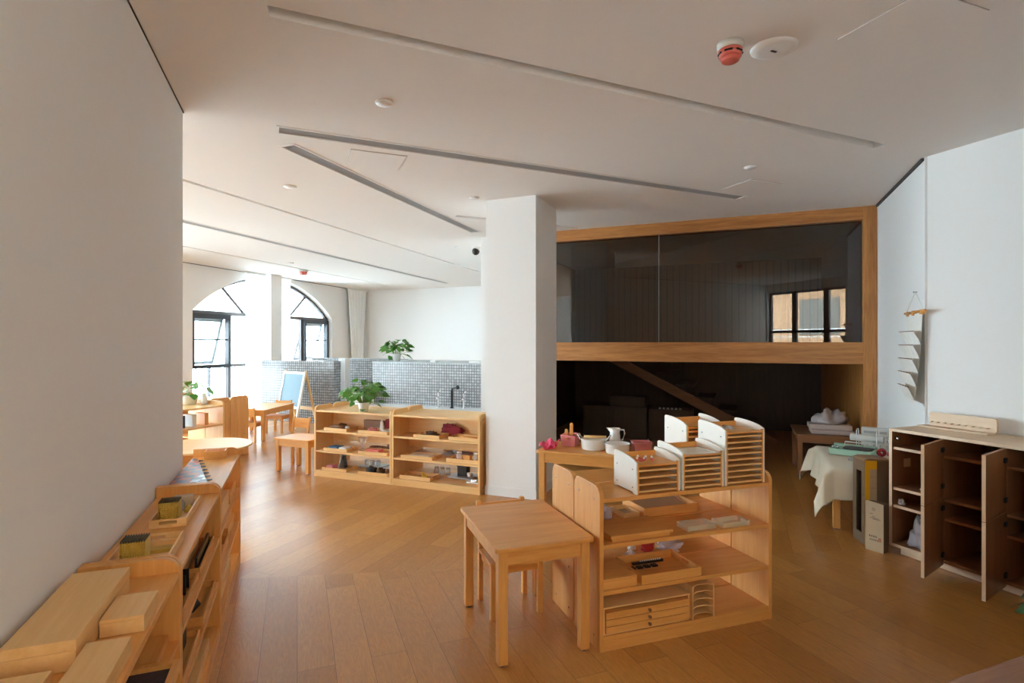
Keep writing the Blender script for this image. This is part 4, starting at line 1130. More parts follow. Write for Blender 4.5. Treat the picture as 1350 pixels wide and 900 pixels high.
t = thing('card_sheet', 'brown card with a pale edge slanting in the deep tray behind the acrylic boxes', 'card', 'S', 0.44, 0.33, Z3 + 0.012)
MB().turn((0, 0, 0), rx=9).box(0, 0.32, 0, 0.20, 0, 0.003).build('card', LABELW, t); MB().turn((0, 0, 0), rx=9).box(0.012, 0.308, 0.01, 0.19, 0.0031, 0.0045).build('print', KRAFT, t)
tray('small wooden tray next to the deep tray with the slanting card', 'S', 0.30, 0.33, Z3, 0.10, 0.15, 0.028, W=MAPLE, holes=False, bottom=KRAFT)
lump('plastic_bag', 'crumpled clear plastic bag against the end panel, upper inner board', 'bag', 'S', 0.085, 0.37, Z3, 0.06, 0.055, 0.06, FILM, 31, rough=0.4)
lump('plastic_bag', 'crumpled clear plastic bag between the bag by the panel and the card tray', 'bag', 'S', 0.225, 0.40, Z3, 0.045, 0.045, 0.055, FILM, 33, rough=0.4)
lump('green_packet', 'bright green packet among the plastic bags on the middle shelf', 'packet', 'S', 0.215, 0.50, Z3, 0.05, 0.03, 0.05, GREENP, 35)
lump('red_packet', 'small red packet among the plastic bags on the middle shelf', 'packet', 'S', 0.115, 0.49, Z3, 0.03, 0.025, 0.04, RED, 36)
# lower inner board
wooden_box('square wooden box at the end panel on the lower inner board of the middle shelf', 'S', 0.004, 0.018, Z2, 0.190, 0.245, 0.050, BEECH, lid=0.25)
t = tray('wooden tray of dark number strips on the lower inner board of the middle shelf', 'S', 0.215, 0.010, Z2, 0.355, 0.262, 0.046, W=BEECH)
for i in range(4): block('dark_tile', 'small dark square tile in the tray of number strips', 'tile', 'S', 0.245 + 0.045 * i, 0.165, Z2 + 0.0075, 0.032, 0.03, 0.008, BLACK, group='dark tiles in the number tray', b=0.001)
t = thing('bead_rod', 'dark rod with a row of pale beads at the back of the number tray', 'bead rod', 'S', 0.29, 0.218, Z2 + 0.0075)
MB().box(0, 0.19, 0, 0.014, 0, 0.012).build('rod', BLACK, t)
b = MB()
for i in range(10): b.ball((0.05 + 0.0135 * i, 0.007, 0.0155), 0.0045, n=6, m=4)
b.build('beads', CERAM, t)
lump('bag_of_toys', 'clear bag with red pieces on the rear lower board of the middle shelf', 'bag', 'S', 0.645, 0.40, Z2, 0.085, 0.06, 0.055, FILM, 41, rough=0.6)
lump('red_pouch', 'dark red pouch beside the clear bag on the rear lower board', 'pouch', 'S', 0.495, 0.41, Z2, 0.038, 0.04, 0.05, RED, 43, rough=0.5)
lump('red_ribbon', 'red ribbon lying behind the clear bag on the rear lower board', 'ribbon', 'S', 0.72, 0.50, Z2, 0.05, 0.03, 0.05, RED, 44, rough=0.6)
lump('doll_cloth', 'pink striped cloth near the end panel on the rear lower board', 'cloth', 'S', 0.13, 0.40, Z2, 0.065, 0.04, 0.045, PINK, 45, rough=0.5)
lump('grey_cloth', 'grey rolled cloth at the end panel on the rear lower board', 'cloth', 'S', 0.055, 0.34, Z2, 0.045, 0.028, 0.04, GREYT, 46, rough=0.3)
lump('mint_paper', 'pale green crumpled paper by the pink striped cloth', 'paper', 'S', 0.14, 0.325, Z2, 0.03, 0.024, 0.03, MINT, 47, rough=0.6)
lump('white_string', 'white curled string alone on the rear lower board', 'string', 'S', 0.36, 0.37, Z2, 0.028, 0.02, 0.022, PAPER, 48, rough=0.8)
lump('grey_stone', 'pale grey pebble beside the red pouch on the rear lower board', 'pebble', 'S', 0.42, 0.45, Z2, 0.025, 0.022, 0.03, OFFW, 49, rough=0.2)
# bottom board
t = thing('drawer_cabinet', 'flat wooden cabinet of three shallow drawers on the bottom board of the middle shelf', 'drawer cabinet', 'S', 0.004, 0.004, Z1)
w_ = 0.498
c = MB().box(0, 0.008, 0.012, 0.25, 0, 0.128).box(w_ - 0.008, w_, 0.012, 0.25, 0, 0.128).box(0.008, w_ - 0.008, 0.24, 0.25, 0, 0.128).box(0, w_, 0.008, 0.25, 0.128, 0.136, 0.001).box(0.008, w_ - 0.008, 0.012, 0.24, 0, 0.006)
c.build('carcass', MAPLE['x'], t)
for i in range(3):
    z = 0.010 + 0.035 * i
    d = MB().box(0.010, w_ - 0.010, 0.0, 0.235, z, z + 0.0315, 0.001).build('drawer', BEECH['x'], t)
    MB().turn((w_ * 0.5, 0.0, z + 0.017), rx=90).lathe([(0, 0), (0.005, 0), (0.005, 0.006), (0.008, 0.008), (0.008, 0.014), (0, 0.016)], n=12).build('knob', LEATHER, d)
t = thing('letter_rack', 'small open rack of four curved shelves next to the three-drawer cabinet', 'rack', 'S', 0.512, 0.006, Z1)
w_ = 0.135
MB().box(0, 0.006, 0, 0.24, 0, 0.17, 0.001).build('side_panel', MAPLE['z'], t); MB().box(w_ - 0.006, w_, 0, 0.24, 0, 0.17, 0.001).build('side_panel', MAPLE['z'], t)
MB().box(0.006, w_ - 0.006, 0.232, 0.24, 0, 0.165).build('back_panel', MAPLE['x'], t)
for i in range(5):
    z = 0.012 + 0.0375 * i
    pts = [(0.006, 0.02 if i < 4 else 0.0), (w_ * 0.25, 0.035 if i < 4 else 0.0), (w_ * 0.75, 0.035 if i < 4 else 0), (w_ - 0.006, 0.02 if i < 4 else 0), (w_ - 0.006, 0.23), (0.006, 0.23)]
    pts = [(0.006, 0.004), (w_ * 0.3, 0.024), (w_ * 0.7, 0.024), (w_ - 0.006, 0.004), (w_ - 0.006, 0.231), (0.006, 0.231)]
    MB().prism(pts, 'z', z, z + 0.005).build('shelf', MAPLE['x'], t)

# ------------------------------------------------ in the double shelves beside the pillar (x along, y depth)
KT = 'wooden trays in the shelves beside the pillar'
def ktray(lab, x, y, z, w=0.27, d=0.20, h=0.032, **k): return tray(lab, 'K', x, y, z, w, d, h, group=KT, **k)
# left unit, top level
ktray('wooden tray with a brown roll, upper board under the big plant', 0.12, 0.02, Z3, 0.31)
t = thing('rolled_mat', 'brown roll with a white end in the tray under the big plant', 'roll', 'K', 0.16, 0.10, Z3 + 0.034)
MB().turn((0, 0, 0), ry=90).lathe([(0, 0), (0.026, 0.0), (0.026, 0.20), (0, 0.20)], n=18).build('roll', LEATHER, t)
MB().turn((0.20, 0, 0), ry=90).lathe([(0.0, 0.0005), (0.018, 0.0005), (0.018, 0.03), (0, 0.03)], n=14).build('end', PAPER, t)
lump('brown_fur', 'brown fluffy fur piece beside the brown roll', 'fur', 'K', 0.25, 0.178, Z3 + 0.0075, 0.06, 0.018, 0.06, BROWNF, 51)
ktray('wooden tray of red and white craft bits, upper board under the big plant', 0.585, 0.02, Z3, 0.38)
lump('craft_bits', 'red and white crumpled craft bits in the tray below the big plant', 'craft material', 'K', 0.70, 0.12, Z3 + 0.0075, 0.065, 0.045, 0.035, PINK, 52, rough=0.7, freq=5)
lump('pale_stones', 'pale green pebble heap at the end of the craft bits tray', 'pebbles', 'K', 0.88, 0.12, Z3 + 0.0075, 0.05, 0.04, 0.03, OFFW, 53, freq=5)
block('dark_case', 'dark red-brown case at the back of the upper board under the big plant', 'case', 'K', 0.50, 0.232, Z3, 0.26, 0.05, 0.11, LEATHER)
block('red_case', 'deep red case at the back of the upper board near the middle panels', 'case', 'K', 0.79, 0.232, Z3, 0.20, 0.05, 0.13, REDC)
lump('paper_flowers', 'bunch of white and pink paper flowers in front of the deep red case', 'paper flowers', 'K', 0.795, 0.165, Z3 + 0.0075, 0.024, 0.022, 0.10, PAPER, 54, rough=0.7, freq=5)
# left unit, middle level
ktray('wooden tray with folded blue and white cloths', 0.115, 0.02, Z2, 0.32, W=MAPLE)
block('folded_cloth', 'folded blue cloth in the tray of folded cloths', 'cloth', 'K', 0.155, 0.05, Z2 + 0.0075, 0.12, 0.12, 0.035, BLUE, b=0.008)
block('folded_cloth', 'folded white cloth beside the folded blue cloth', 'cloth', 'K', 0.30, 0.05, Z2 + 0.0075, 0.09, 0.12, 0.033, PAPER, b=0.008)
ktray('wooden tray holding a red flat case', 0.585, 0.02, Z2, 0.38)
block('red_flat_case', 'red flat case in the tray on the middle board', 'case', 'K', 0.65, 0.07, Z2 + 0.0075, 0.17, 0.09, 0.035, BRICKRED, b=0.006)
t = thing('stemmed_glass', 'clear stemmed glass bowl at the middle of the second board', 'glass', 'K', 0.49, 0.225, Z2)
MB().lathe([(0, 0), (0.035, 0.0), (0.035, 0.004), (0.006, 0.008), (0.006, 0.07), (0.04, 0.085), (0.05, 0.14)], n=20).build('glass', GLASSW, t)
t = thing('bead_wreath', 'round dark beaded wreath at the back of the second board', 'wreath', 'K', 0.70, 0.252, Z2)
b = MB()
for i in range(24): b.ball((0.12 * math.cos(i * 0.2618), 0.012 * math.sin(i * 0.2618), 0.028 + 0.012 * math.sin(i * 0.2618)), 0.015, n=8, m=6)
b.build('beads', LEATHER, t)
ktray('dark tray of white papers at the back of the second board', 0.76, 0.31, Z2, 0.22, 0.22, 0.06, W={'x': LEATHER})
for i in range(3): block('white_paper', 'white folded paper in the dark tray at the back', 'paper', 'K', 0.79 + 0.03 * i, 0.34, Z2 + 0.0075, 0.02, 0.15, 0.07 , PAPER, group='white papers in the dark tray', b=0.001)
# left unit, bottom
ktray('wooden tray with a pink block and a leaning dark board', 0.09, 0.02, Z1, 0.34)
block('pink_sponge', 'pink sponge block in the bottom tray beside the leaning board', 'sponge', 'K', 0.125, 0.05, Z1 + 0.0075, 0.09, 0.09, 0.04, PINK, b=0.006)
t = thing('leaning_board', 'dark board leaning on a stand in the bottom tray', 'board', 'K', 0.245, 0.10, Z1 + 0.011)
MB().turn((0, 0, 0), ry=16).box(0, 0.012, 0, 0.09, 0, 0.17, 0.002).build('board', GREYT, t)
MB().turn((0.065, 0, 0.0), ry=-8).box(0, 0.015, 0.02, 0.07, 0.004, 0.14).build('stand', BLACK, t)
ktray('wooden tray of dark brown brushes on the bottom board', 0.585, 0.02, Z1, 0.38)
lump('dark_brush', 'black bristle brush in the bottom tray', 'brush', 'K', 0.69, 0.12, Z1 + 0.0075, 0.06, 0.04, 0.06, BLACK, 57, rough=0.5)
lump('brown_sponge', 'brown sponge next to the black bristle brush', 'sponge', 'K', 0.815, 0.12, Z1 + 0.0075, 0.045, 0.045, 0.055, BROWNF, 58, rough=0.4)
lump('grey_stone', 'grey-brown stone at the end of the tray of brushes', 'stone', 'K', 0.91, 0.12, Z1 + 0.0075, 0.028, 0.05, 0.05, LEATHER, 59, rough=0.2)
def plate_tray(lab, x, y, z, w, d, m=SILVER):
    return solo(MB().prism(round_rect(0, w, 0, d, 0.03, 4), 'z', 0, 0.012, 0.003), 'serving_tray', m, lab, 'tray', 'K', x, y, z, group='grey serving trays in the shelves beside the pillar')
plate_tray('grey serving tray with glasses at the back of the bottom board, left part', 0.36, 0.30, Z1, 0.30, 0.22)
for i in range(3): cup('small_glass', 'small clear glass on the grey tray at the back of the bottom board', 'glass', 'K', 0.43 + i * 0.08, 0.38, Z1 + 0.0125, 0.025, 0.06, GLASSW, False, group='small clear glasses')
plate_tray('grey serving tray with white cups at the back of the bottom board', 0.70, 0.30, Z1, 0.26, 0.22)
for i in range(2): cup('white_cup', 'white cup on the grey tray near the middle panels', 'cup', 'K', 0.79 + i * 0.09, 0.40, Z1 + 0.0125, 0.03, 0.05, CERAM, True, group='white cups on the grey tray')
# right unit, top level
ktray('wooden tray of brown and red pieces, upper board of the shelf by the pillar', 1.29, 0.02, Z3, 0.31)
lump('pine_cones', 'brown and red dried pods in the upper tray by the burgundy cloth', 'dried pods', 'K', 1.44, 0.12, Z3 + 0.0075, 0.085, 0.045, 0.045, BROWNF, 61, rough=0.8, freq=5)
ktray('wooden tray with a wooden stick, upper board nearest the pillar', 1.70, 0.02, Z3, 0.34)
t = thing('wooden_stick', 'short wooden stick in the tray nearest the pillar', 'stick', 'K', 1.78, 0.11, Z3 + 0.0205)
MB().turn((0, 0, 0), ry=90).lathe([(0, 0), (0.013, 0), (0.013, 0.2), (0, 0.2)], n=12).build('stick', BEECH['x'], t)
lump('burgundy_cloth', 'burgundy crumpled cloth at the back of the upper board', 'cloth', 'K', 1.62, 0.248, Z3, 0.15, 0.026, 0.11, REDC, 62, rough=0.5)
wooden_box('long pale wooden box behind the burgundy cloth', 'K', 1.36, 0.505, Z3, 0.58, 0.07, 0.19, MAPLE)
# right unit, middle
ktray('flat wooden tray of beige cards on the middle board by the pillar', 1.135, 0.02, Z2, 0.38)
block('beige_cards', 'stack of beige cards in the flat tray', 'cards', 'K', 1.19, 0.05, Z2 + 0.0075, 0.25, 0.13, 0.02, LABELW)
ktray('wooden tray of small jars on the middle board nearest the pillar', 1.68, 0.02, Z2, 0.355, h=0.04)
for i, x in enumerate((1.78, 1.97)): jar(['small clear jar beside a wooden block in the tray of jars', 'clear jar nearest the pillar in the tray of jars'][i], 'K', x, 0.11, Z2 + 0.0075, 0.03, 0.08, CERAM)
block('wooden_block', 'small wooden block between the two clear jars', 'block', 'K', 1.84, 0.09, Z2 + 0.0075, 0.07, 0.045, 0.06, BEECH['x'])
plate_tray('grey serving tray under a glass bowl on the middle board', 1.45, 0.30, Z2, 0.32, 0.22, GREYT)
cup('glass_bowl', 'clear glass bowl on the grey tray of the middle board', 'bowl', 'K', 1.60, 0.40, Z2 + 0.0125, 0.055, 0.08, GLASSW, False, flare=1.5)
wooden_box('pale wooden box at the back of the middle board', 'K', 1.36, 0.525, Z2, 0.58, 0.05, 0.14, MAPLE)
# right unit, bottom
ktray('deep wooden tray with a yellow duck on the bottom board by the pillar', 1.12, 0.02, Z1, 0.37, h=0.04)
t = thing('toy_duck', 'small yellow and white toy duck in the bottom tray', 'toy', 'K', 1.38, 0.09, Z1 + 0.0075, 200)
MB().ball((0, 0, 0.022), 0.032, 0.02, 0.022).build('body', DUCK, t); MB().ball((0.02, 0, 0.048), 0.015).build('head', DUCK, t); MB().ball((0.036, 0, 0.046), 0.009, 0.007, 0.004).build('beak', BRICKRED, t)
plate_tray('grey serving tray under the dark hand grinder', 1.56, 0.24, Z1, 0.30, 0.22)
t = thing('hand_grinder', 'dark square hand grinder on a grey tray on the bottom board', 'grinder', 'K', 1.645, 0.32, Z1 + 0.0125)
MB().box(0, 0.105, 0, 0.09, 0, 0.10, 0.003).build('body', mat('dark_walnut_block', (0.03, 0.022, 0.017), 0.5), t)
MB().box(-0.006, 0.111, -0.006, 0.096, 0.1002, 0.11, 0.002).build('top', BLACK, t)
MB().tube([(0.09, 0.045, 0.11), (0.09, 0.045, 0.12), (0.16, 0.045, 0.12)], 0.004, 6).build('crank', STEEL, t); MB().ball((0.16, 0.045, 0.13), 0.012).build('knob', LEATHER, t)
cup('white_cup', 'white cup in front of the dark hand grinder', 'cup', 'K', 1.80, 0.31, Z1 + 0.0125, 0.03, 0.045, CERAM)
for i in range(3): jar('small glass jar in a row behind the duck tray', 'K', 1.37 + i * 0.07, 0.36, Z1, 0.028, 0.065, STEEL, group='row of small glass jars')
plate_tray('pale plate of small bits nearest the pillar on the bottom board', 1.845, 0.12, Z1, 0.19, 0.14, CERAM)
lump('metal_bits', 'small metal bits on the pale plate nearest the pillar', 'metal bits', 'K', 1.94, 0.19, Z1 + 0.0125, 0.05, 0.035, 0.03, STEEL, 66, rough=0.9, freq=6)
pothos('potted_pothos', 'big bushy green plant in a white pot on the pale shelf unit', 'K', 0.60, 0.10, Z4, 0.065, 0.10, 0.25, 0.25, 120, 7, leaf=0.066, trail=0.10)

# ------------------------------------------------ washing corner
t = thing('washing_counter', 'long white washing counter with taps in front of the mosaic wall', 'counter', 'E', -6.45, 7.75)
MB().box(0, 3.15, 0.03, 0.57, 0, 0.36).build('base', SKIRT, t)
MB().box(0, 3.15, 0, 0.575, 0.3605, 0.40, 0.003).build('countertop', COUNTER, t)
def faucet(lab, x, m, s=1.0, bend=False):
    t = thing('faucet', lab, 'faucet', 'E', x, 8.15, 0.40, 0, 'taps on the white counter')
    MB().lathe([(0, 0), (0.035, 0), (0.035, 0.012), (0.02, 0.016), (0.02, 0.26 * s), (0, 0.262 * s)], n=16).build('body', m, t)
    if bend:
        MB().tube([(0, 0, 0.25 * s), (0.02, -0.02, 0.29 * s), (0.10, -0.06, 0.30 * s), (0.15, -0.08, 0.305 * s)], 0.017, 10).build('spout', m, t)
        MB().ball((0.15, -0.08, 0.31 * s), 0.035).build('head', m, t)
    else:
        MB().tube([(0, 0, 0.17 * s), (0.03, -0.08, 0.20 * s), (0.05, -0.14, 0.17 * s)], 0.012, 8).build('spout', m, t)
        MB().tube([(0, 0, 0.262 * s), (0.0, 0, 0.29 * s), (0.07, -0.02, 0.30 * s)], 0.01, 8).build('lever', m, t)
faucet('chrome tap on the white counter farther from the pillar', -4.74, CHROME, 0.95)
faucet('tall black tap with a bent spout on the white counter', -4.48, BLACK, 1.15, True)
faucet('chrome tap on the white counter nearest the pillar', -4.26, CHROME, 0.95)
t = thing('storage_box', 'white lidded box on the counter behind the big plant', 'box', 'E', -6.42, 7.95, 0.40)
MB().box(0, 0.34, 0, 0.24, 0, 0.16, 0.01).build('body', ENAMEL, t); MB().box(-0.008, 0.348, -0.008, 0.248, 0.1605, 0.20, 0.008).build('lid', CERAM, t)
pothos('potted_plant', 'small bushy green plant in a white pot on the mosaic ledge', 'E', -5.83, 8.52, 1.15, 0.085, 0.14, 0.24, 0.30, 60, 12, leaf=0.11, trail=0.15)
block('folded_paper', 'white folded sheet on the mosaic ledge nearest the plant', 'paper', 'E', -5.05, 8.40, 1.15, 0.11, 0.12, 0.03, PAPER, group='white sheets on the mosaic ledge')
block('folded_paper', 'longer white folded sheet on the mosaic ledge near the pillar', 'paper', 'E', -4.28, 8.38, 1.15, 0.19, 0.12, 0.03, PAPER, group='white sheets on the mosaic ledge')
block('switch_box', 'small dark box at the pillar end of the mosaic ledge', 'box', 'E', -3.68, 8.36, 1.15, 0.05, 0.06, 0.035, DGREY)

# ------------------------------------------------ hall shelf things
pothos('trailing_plant', 'trailing plant in a white bowl on the sunlit hall shelf', 'H', 1.12, 0.44, 0.74, 0.10, 0.11, 0.28, 0.20, 16, 5, leaf=0.10, trail=0.35)
cup('white_vase', 'white vase beside the trailing plant on the hall shelf', 'vase', 'H', 1.18, 0.26, 0.74, 0.04, 0.14, CERAM, False, flare=0.5)
for i, (x, m) in enumerate(((0.45, TEAL), (0.62, PAPER), (0.76, NAVY), (0.90, OFFW), (1.06, BEECH['z']))):
    block('upright_folder', ['teal', 'white', 'navy', 'cream', 'wooden'][i] + ' upright folder on the upper board of the hall shelf', 'folder', 'H', x, 0.10, Z3, 0.05, 0.16, 0.14, m)
block('green_tray', 'dark green flat tray on the lower board of the hall shelf', 'tray', 'H', 0.40, 0.01, Z2, 0.66, 0.24, 0.02, mat('dark_green_tray', (0.08, 0.16, 0.14), 0.3))
wooden_box('small brown wooden box on the bottom board of the hall shelf', 'H', 0.62, 0.06, Z1, 0.2, 0.16, 0.07, BEECH)
tray('wooden tray on the bottom board at the far end of the hall shelf', 'H', 0.86, 0.01, Z1, 0.34, 0.22, 0.03)

# ------------------------------------------------ on the long table behind the middle shelf
frame('D', 'E', -1.555, 4.24, 0)
DT = 0.62
t = thing('pink_cloth', 'crumpled hot pink cloth on the end of the long table by the pillar', 'cloth', 'D', 0.072, 0.14, DT)
def pc(u, v):
    x = -0.06 + 0.12 * u; y = -0.10 + 0.2 * v
    return (x, y, 0.010 + 0.016 * (1 + math.sin(9 * u + 5 * v)) + 0.012 * math.sin(14 * v - 4 * u) + 0.02 * v)
MB().sheet(pc, 20, 20).build('cloth', HOTPINK, t)
MB().lump(71, 0.045, 0.07, 0.03, rough=0.4).build('fold', HOTPINK, t)
def basket(lab, x, y, deg, w, d, h):
    t = thing('plastic_basket', lab, 'basket', 'D', x, y, DT, deg, 'pink plastic baskets')
    b = MB(); k = 0.88
    o = [(-w / 2, -d / 2), (w / 2, -d / 2), (w / 2, d / 2), (-w / 2, d / 2)]
    th = 0.003
    for i in range(4):
        a, c = o[i], o[(i + 1) % 4]
        n = Vector((-(c[1] - a[1]), c[0] - a[0])).normalized() * th
        lo = [(a[0] * k, a[1] * k, 0), (c[0] * k, c[1] * k, 0)]; hi = [(c[0], c[1], h), (a[0], a[1], h)]
        def mix(u, v): 
            p = Vector(lo[0]).lerp(Vector(lo[1]), u); q = Vector(hi[1]).lerp(Vector(hi[0]), u); return p.lerp(q, v)
        # side with a hand slot
        us = [0, 0.30, 0.70, 1]; vs = [0, 0.62, 0.82, 1]
        for iu in range(3):
            for iv in range(3):
                if iu == 1 and iv == 1: continue
                b.poly([mix(us[iu], vs[iv]), mix(us[iu + 1], vs[iv]), mix(us[iu + 1], vs[iv + 1]), mix(us[iu], vs[iv + 1])])
    b.poly([(p[0] * k, p[1] * k, 0.0) for p in o])
    bmesh.ops.remove_doubles(b.bm, verts=b.bm.verts, dist=1e-5)
    g = b.build('basket', PINK, t)
    sm = g.modifiers.new('shell', 'SOLIDIFY'); sm.thickness = 0.004; sm.offset = 0
    r = MB().tube([(o[i % 4][0], o[i % 4][1], h) for i in range(5)], 0.004, 6); r.build('rim', PINK, t)
    return t
basket('upright pink plastic basket near the pillar holding wooden handles', 0.195, 0.33, 0, 0.125, 0.16, 0.092)
for dx, dy, hh, lab in ((0.20, 0.345, 0.185, 'tall wooden spoon handle standing in the pink basket'), (0.155, 0.345, 0.13, 'short wooden handle at the pillar side of the pink basket')):
    t = thing('wooden_spoon', lab, 'spoon', 'D', dx, dy, DT + 0.004)
    MB().prism(round_rect(-0.014, 0.014, 0, hh, 0.013, 5, (0, 0, 1, 1)), 'y', -0.005, 0.005, 0.002).build('handle', BEECH['z'], t)
def basin(lab, x, y, r, h, ears, m):
    t = thing('round_basin', lab, 'basin', 'D', x, y, DT, 0, 'white basins')
    MB().lathe([(0, 0), (r * 0.90, 0), (r * 0.94, 0.005), (r, h), (r * 1.03, h + 0.002), (r * 0.985, h), (r * 0.92, 0.008), (0, 0.006)], n=40).build('bowl', m, t)
    if ears:
        for s in (-1, 1):
            MB().tube([(s * r * 0.98, -0.035, h - 0.01), (s * (r + 0.028), -0.02, h + 0.03), (s * (r + 0.028), 0.02, h + 0.03), (s * r * 0.98, 0.035, h - 0.01)], 0.0045, 6).build('handle', m, t)
    return t
basin('wide cream basin with two ear handles on the long table', 0.42, 0.25, 0.108, 0.085, True, ENAMEL)
t = thing('rolling_pin', 'wooden stick lying across the wide cream basin', 'stick', 'D', 0.345, 0.22, DT + 0.099, 12)
MB().turn((0, 0, 0), ry=90).lathe([(0, 0), (0.012, 0.0), (0.0135, 0.08), (0.012, 0.18), (0, 0.18)], n=14).build('stick', MAPLE['x'], t)
basin('round white basin in front of the white jug on the long table', 0.635, 0.155, 0.098, 0.075, False, CERAM)
t = thing('jug', 'white jug with a curved handle on the long table', 'jug', 'D', 0.575, 0.34, DT)
MB().lathe([(0, 0), (0.047, 0), (0.05, 0.02), (0.045, 0.09), (0.04, 0.13), (0.046, 0.165), (0.042, 0.165), (0.036, 0.13), (0.04, 0.05), (0, 0.01)], n=28).build('body', ENAMEL, t)
MB().tube([(0.042, 0, 0.155), (0.075, 0, 0.155), (0.082, 0, 0.125), (0.066, 0, 0.075), (0.046, 0, 0.06)], [0.007, 0.007, 0.006, 0.006, 0.006], 8).build('handle', ENAMEL, t)
MB().prism([(-0.012, 0), (0.012, 0), (0, 0.0)] if False else [(-0.070, 0.166), (-0.040, 0.166), (-0.040, 0.135)], 'y', -0.012, 0.012, 0.002).build('spout', ENAMEL, t)
basket('pink plastic basket lying tilted at the far end of the long table', 0.80, 0.30, 25, 0.14, 0.12, 0.075)

# ------------------------------------------------ on the cloth-covered corner table and beside it
frame('Q', 'E', 0.655, 5.08, 0)
QT = 0.5005
t = thing('sandwich_press', 'mint green appliance with a dark plate and carrying handle on the cream cloth', 'appliance', 'Q', 0.05, 0.575, QT, -20)
MB().prism(round_rect(0, 0.34, 0, 0.24, 0.02, 4), 'z', 0.006, 0.055, 0.006).build('body', MINT, t)
MB().prism(round_rect(0.10, 0.325, 0.03, 0.21, 0.05, 6), 'z', 0.0555, 0.062, 0.002).build('dark_plate', BLACK, t)
for x, y in ((0.03, 0.05), (0.065, 0.05)): MB().lathe([(0, 0.0555), (0.014, 0.0555), (0.012, 0.075), (0, 0.076)], (x, y, 0), 14).build('knob', STEEL, t)
MB().turn((0, 0.24, 0.056), rx=20).prism(round_rect(0, 0.34, -0.03, 0.0, 0.01, 3), 'z', 0, 0.02, 0.003).build('lid_edge', MINT, t)
MB().tube([(0.09, 0.20, 0.065), (0.09, 0.215, 0.095), (0.24, 0.215, 0.095), (0.24, 0.20, 0.065)], 0.006, 8).build('carry_handle', OFFW, t)
f = MB()
for x, y in ((0.02, 0.02), (0.32, 0.02), (0.02, 0.22), (0.32, 0.22)): f.lathe([(0, 0), (0.01, 0), (0.01, 0.0062), (0, 0.0062)], (x, y, 0), 8)
f.build('feet', MINT, t)
cup('mint_cup', 'small pale mint cup standing in front of the mint green appliance', 'cup', 'Q', 0.355, 0.40, QT, 0.026, 0.05, MINT, False, flare=0.9)
t = thing('roll_holder', 'white wire holder with a roll of white film on the cream cloth', 'roll holder', 'Q', 0.33, 0.86, QT, -25)
w_ = MB()
for s in (0, 0.16): w_.tube([(s, -0.05, 0.003), (s, -0.05, 0.19), (s, -0.035, 0.205), (s, 0.0, 0.205), (s, 0.012, 0.19), (s, 0.012, 0.003), (s, -0.05, 0.003)], 0.004, 6)
w_.tube([(0, -0.05, 0.003), (0.16, -0.05, 0.003)], 0.004, 6); w_.build('wire_frame', SKIRT, t)
MB().turn((-0.055, -0.02, 0.125), ry=90).lathe([(0.010, 0), (0.032, 0), (0.032, 0.26), (0.010, 0.26), (0.010, 0)], n=20).build('film_roll', OFFW, t)
t = thing('tape_gun', 'pink-red tape roller in front of the white film roll', 'tape roller', 'Q', 0.47, 0.635, QT, -20)
MB().turn((0, 0, 0.034), rx=90).lathe([(0.013, -0.03), (0.034, -0.03), (0.034, 0.03), (0.013, 0.03), (0.013, -0.03)], n=20).build('roll', RED, t)
MB().prism(round_rect(0.035, 0.12, 0.01, 0.045, 0.012, 4), 'y', -0.012, 0.012, 0.003).build('grip', PINK, t)
t = thing('white_organiser_box', 'white plastic box with small holes standing against the wall by the oak frame', 'box', 'Q', 0.375, 0.985, QT, -12)
MB().box(0, 0.22, 0, 0.09, 0, 0.20, 0.008).build('body', OFFW, t)
MB().box(0.02, 0.20, -0.0015, 0.001, 0.15, 0.172).build('slot', GREYT, t)
g = MB()
for i in range(4):
    for k in range(3): g.turn((0.05 + i * 0.05, 0.0, 0.04 + k * 0.04), rx=90).lathe([(0, 0), (0.006, 0), (0.006, 0.001), (0, 0.001)], n=8)
g.build('holes', GREYT, t)
t = thing('utensil_cup', 'teal cup holding a whisk beside the cabinet', 'utensil cup', 'Q', 0.53, 0.50, QT)
MB().lathe([(0, 0), (0.032, 0), (0.037, 0.095), (0.034, 0.095), (0.03, 0.005), (0, 0.005)], n=22).build('cup', TEAL, t)
t = thing('whisk', 'dark wire whisk standing in the teal cup', 'whisk', 'Q', 0.53, 0.50, QT + 0.006)
MB().tube([(0.012, 0, 0), (-0.005, 0, 0.09)], 0.005, 8).build('handle', STEEL, t)
w_ = MB()
for k in range(5):
    a = math.pi * k / 5
    w_.tube([(-0.005 - 0.02 * q + math.cos(a) * 0.026 * math.sin(math.pi * s_) * (1 if j < 6 else -1), math.sin(a) * 0.026 * math.sin(math.pi * s_) * (1 if j < 6 else -1), 0.09 + 0.085 * (1 - abs(s_ * 2 - 1)) if False else 0.09 + q * 0.085) for j, (q, s_) in enumerate([(u / 6, u / 6 * 0.8) for u in range(7)] + [(1 - u / 6, (1 - u / 6) * 0.8) for u in range(1, 7)])], 0.0016, 5)
w_.build('wires', STEEL, t)
block('phone_tray', 'flat silver tray in front of the mint green appliance', 'tray', 'Q', 0.17, 0.34, QT, 0.13, 0.06, 0.012, SILVER, deg=-5)

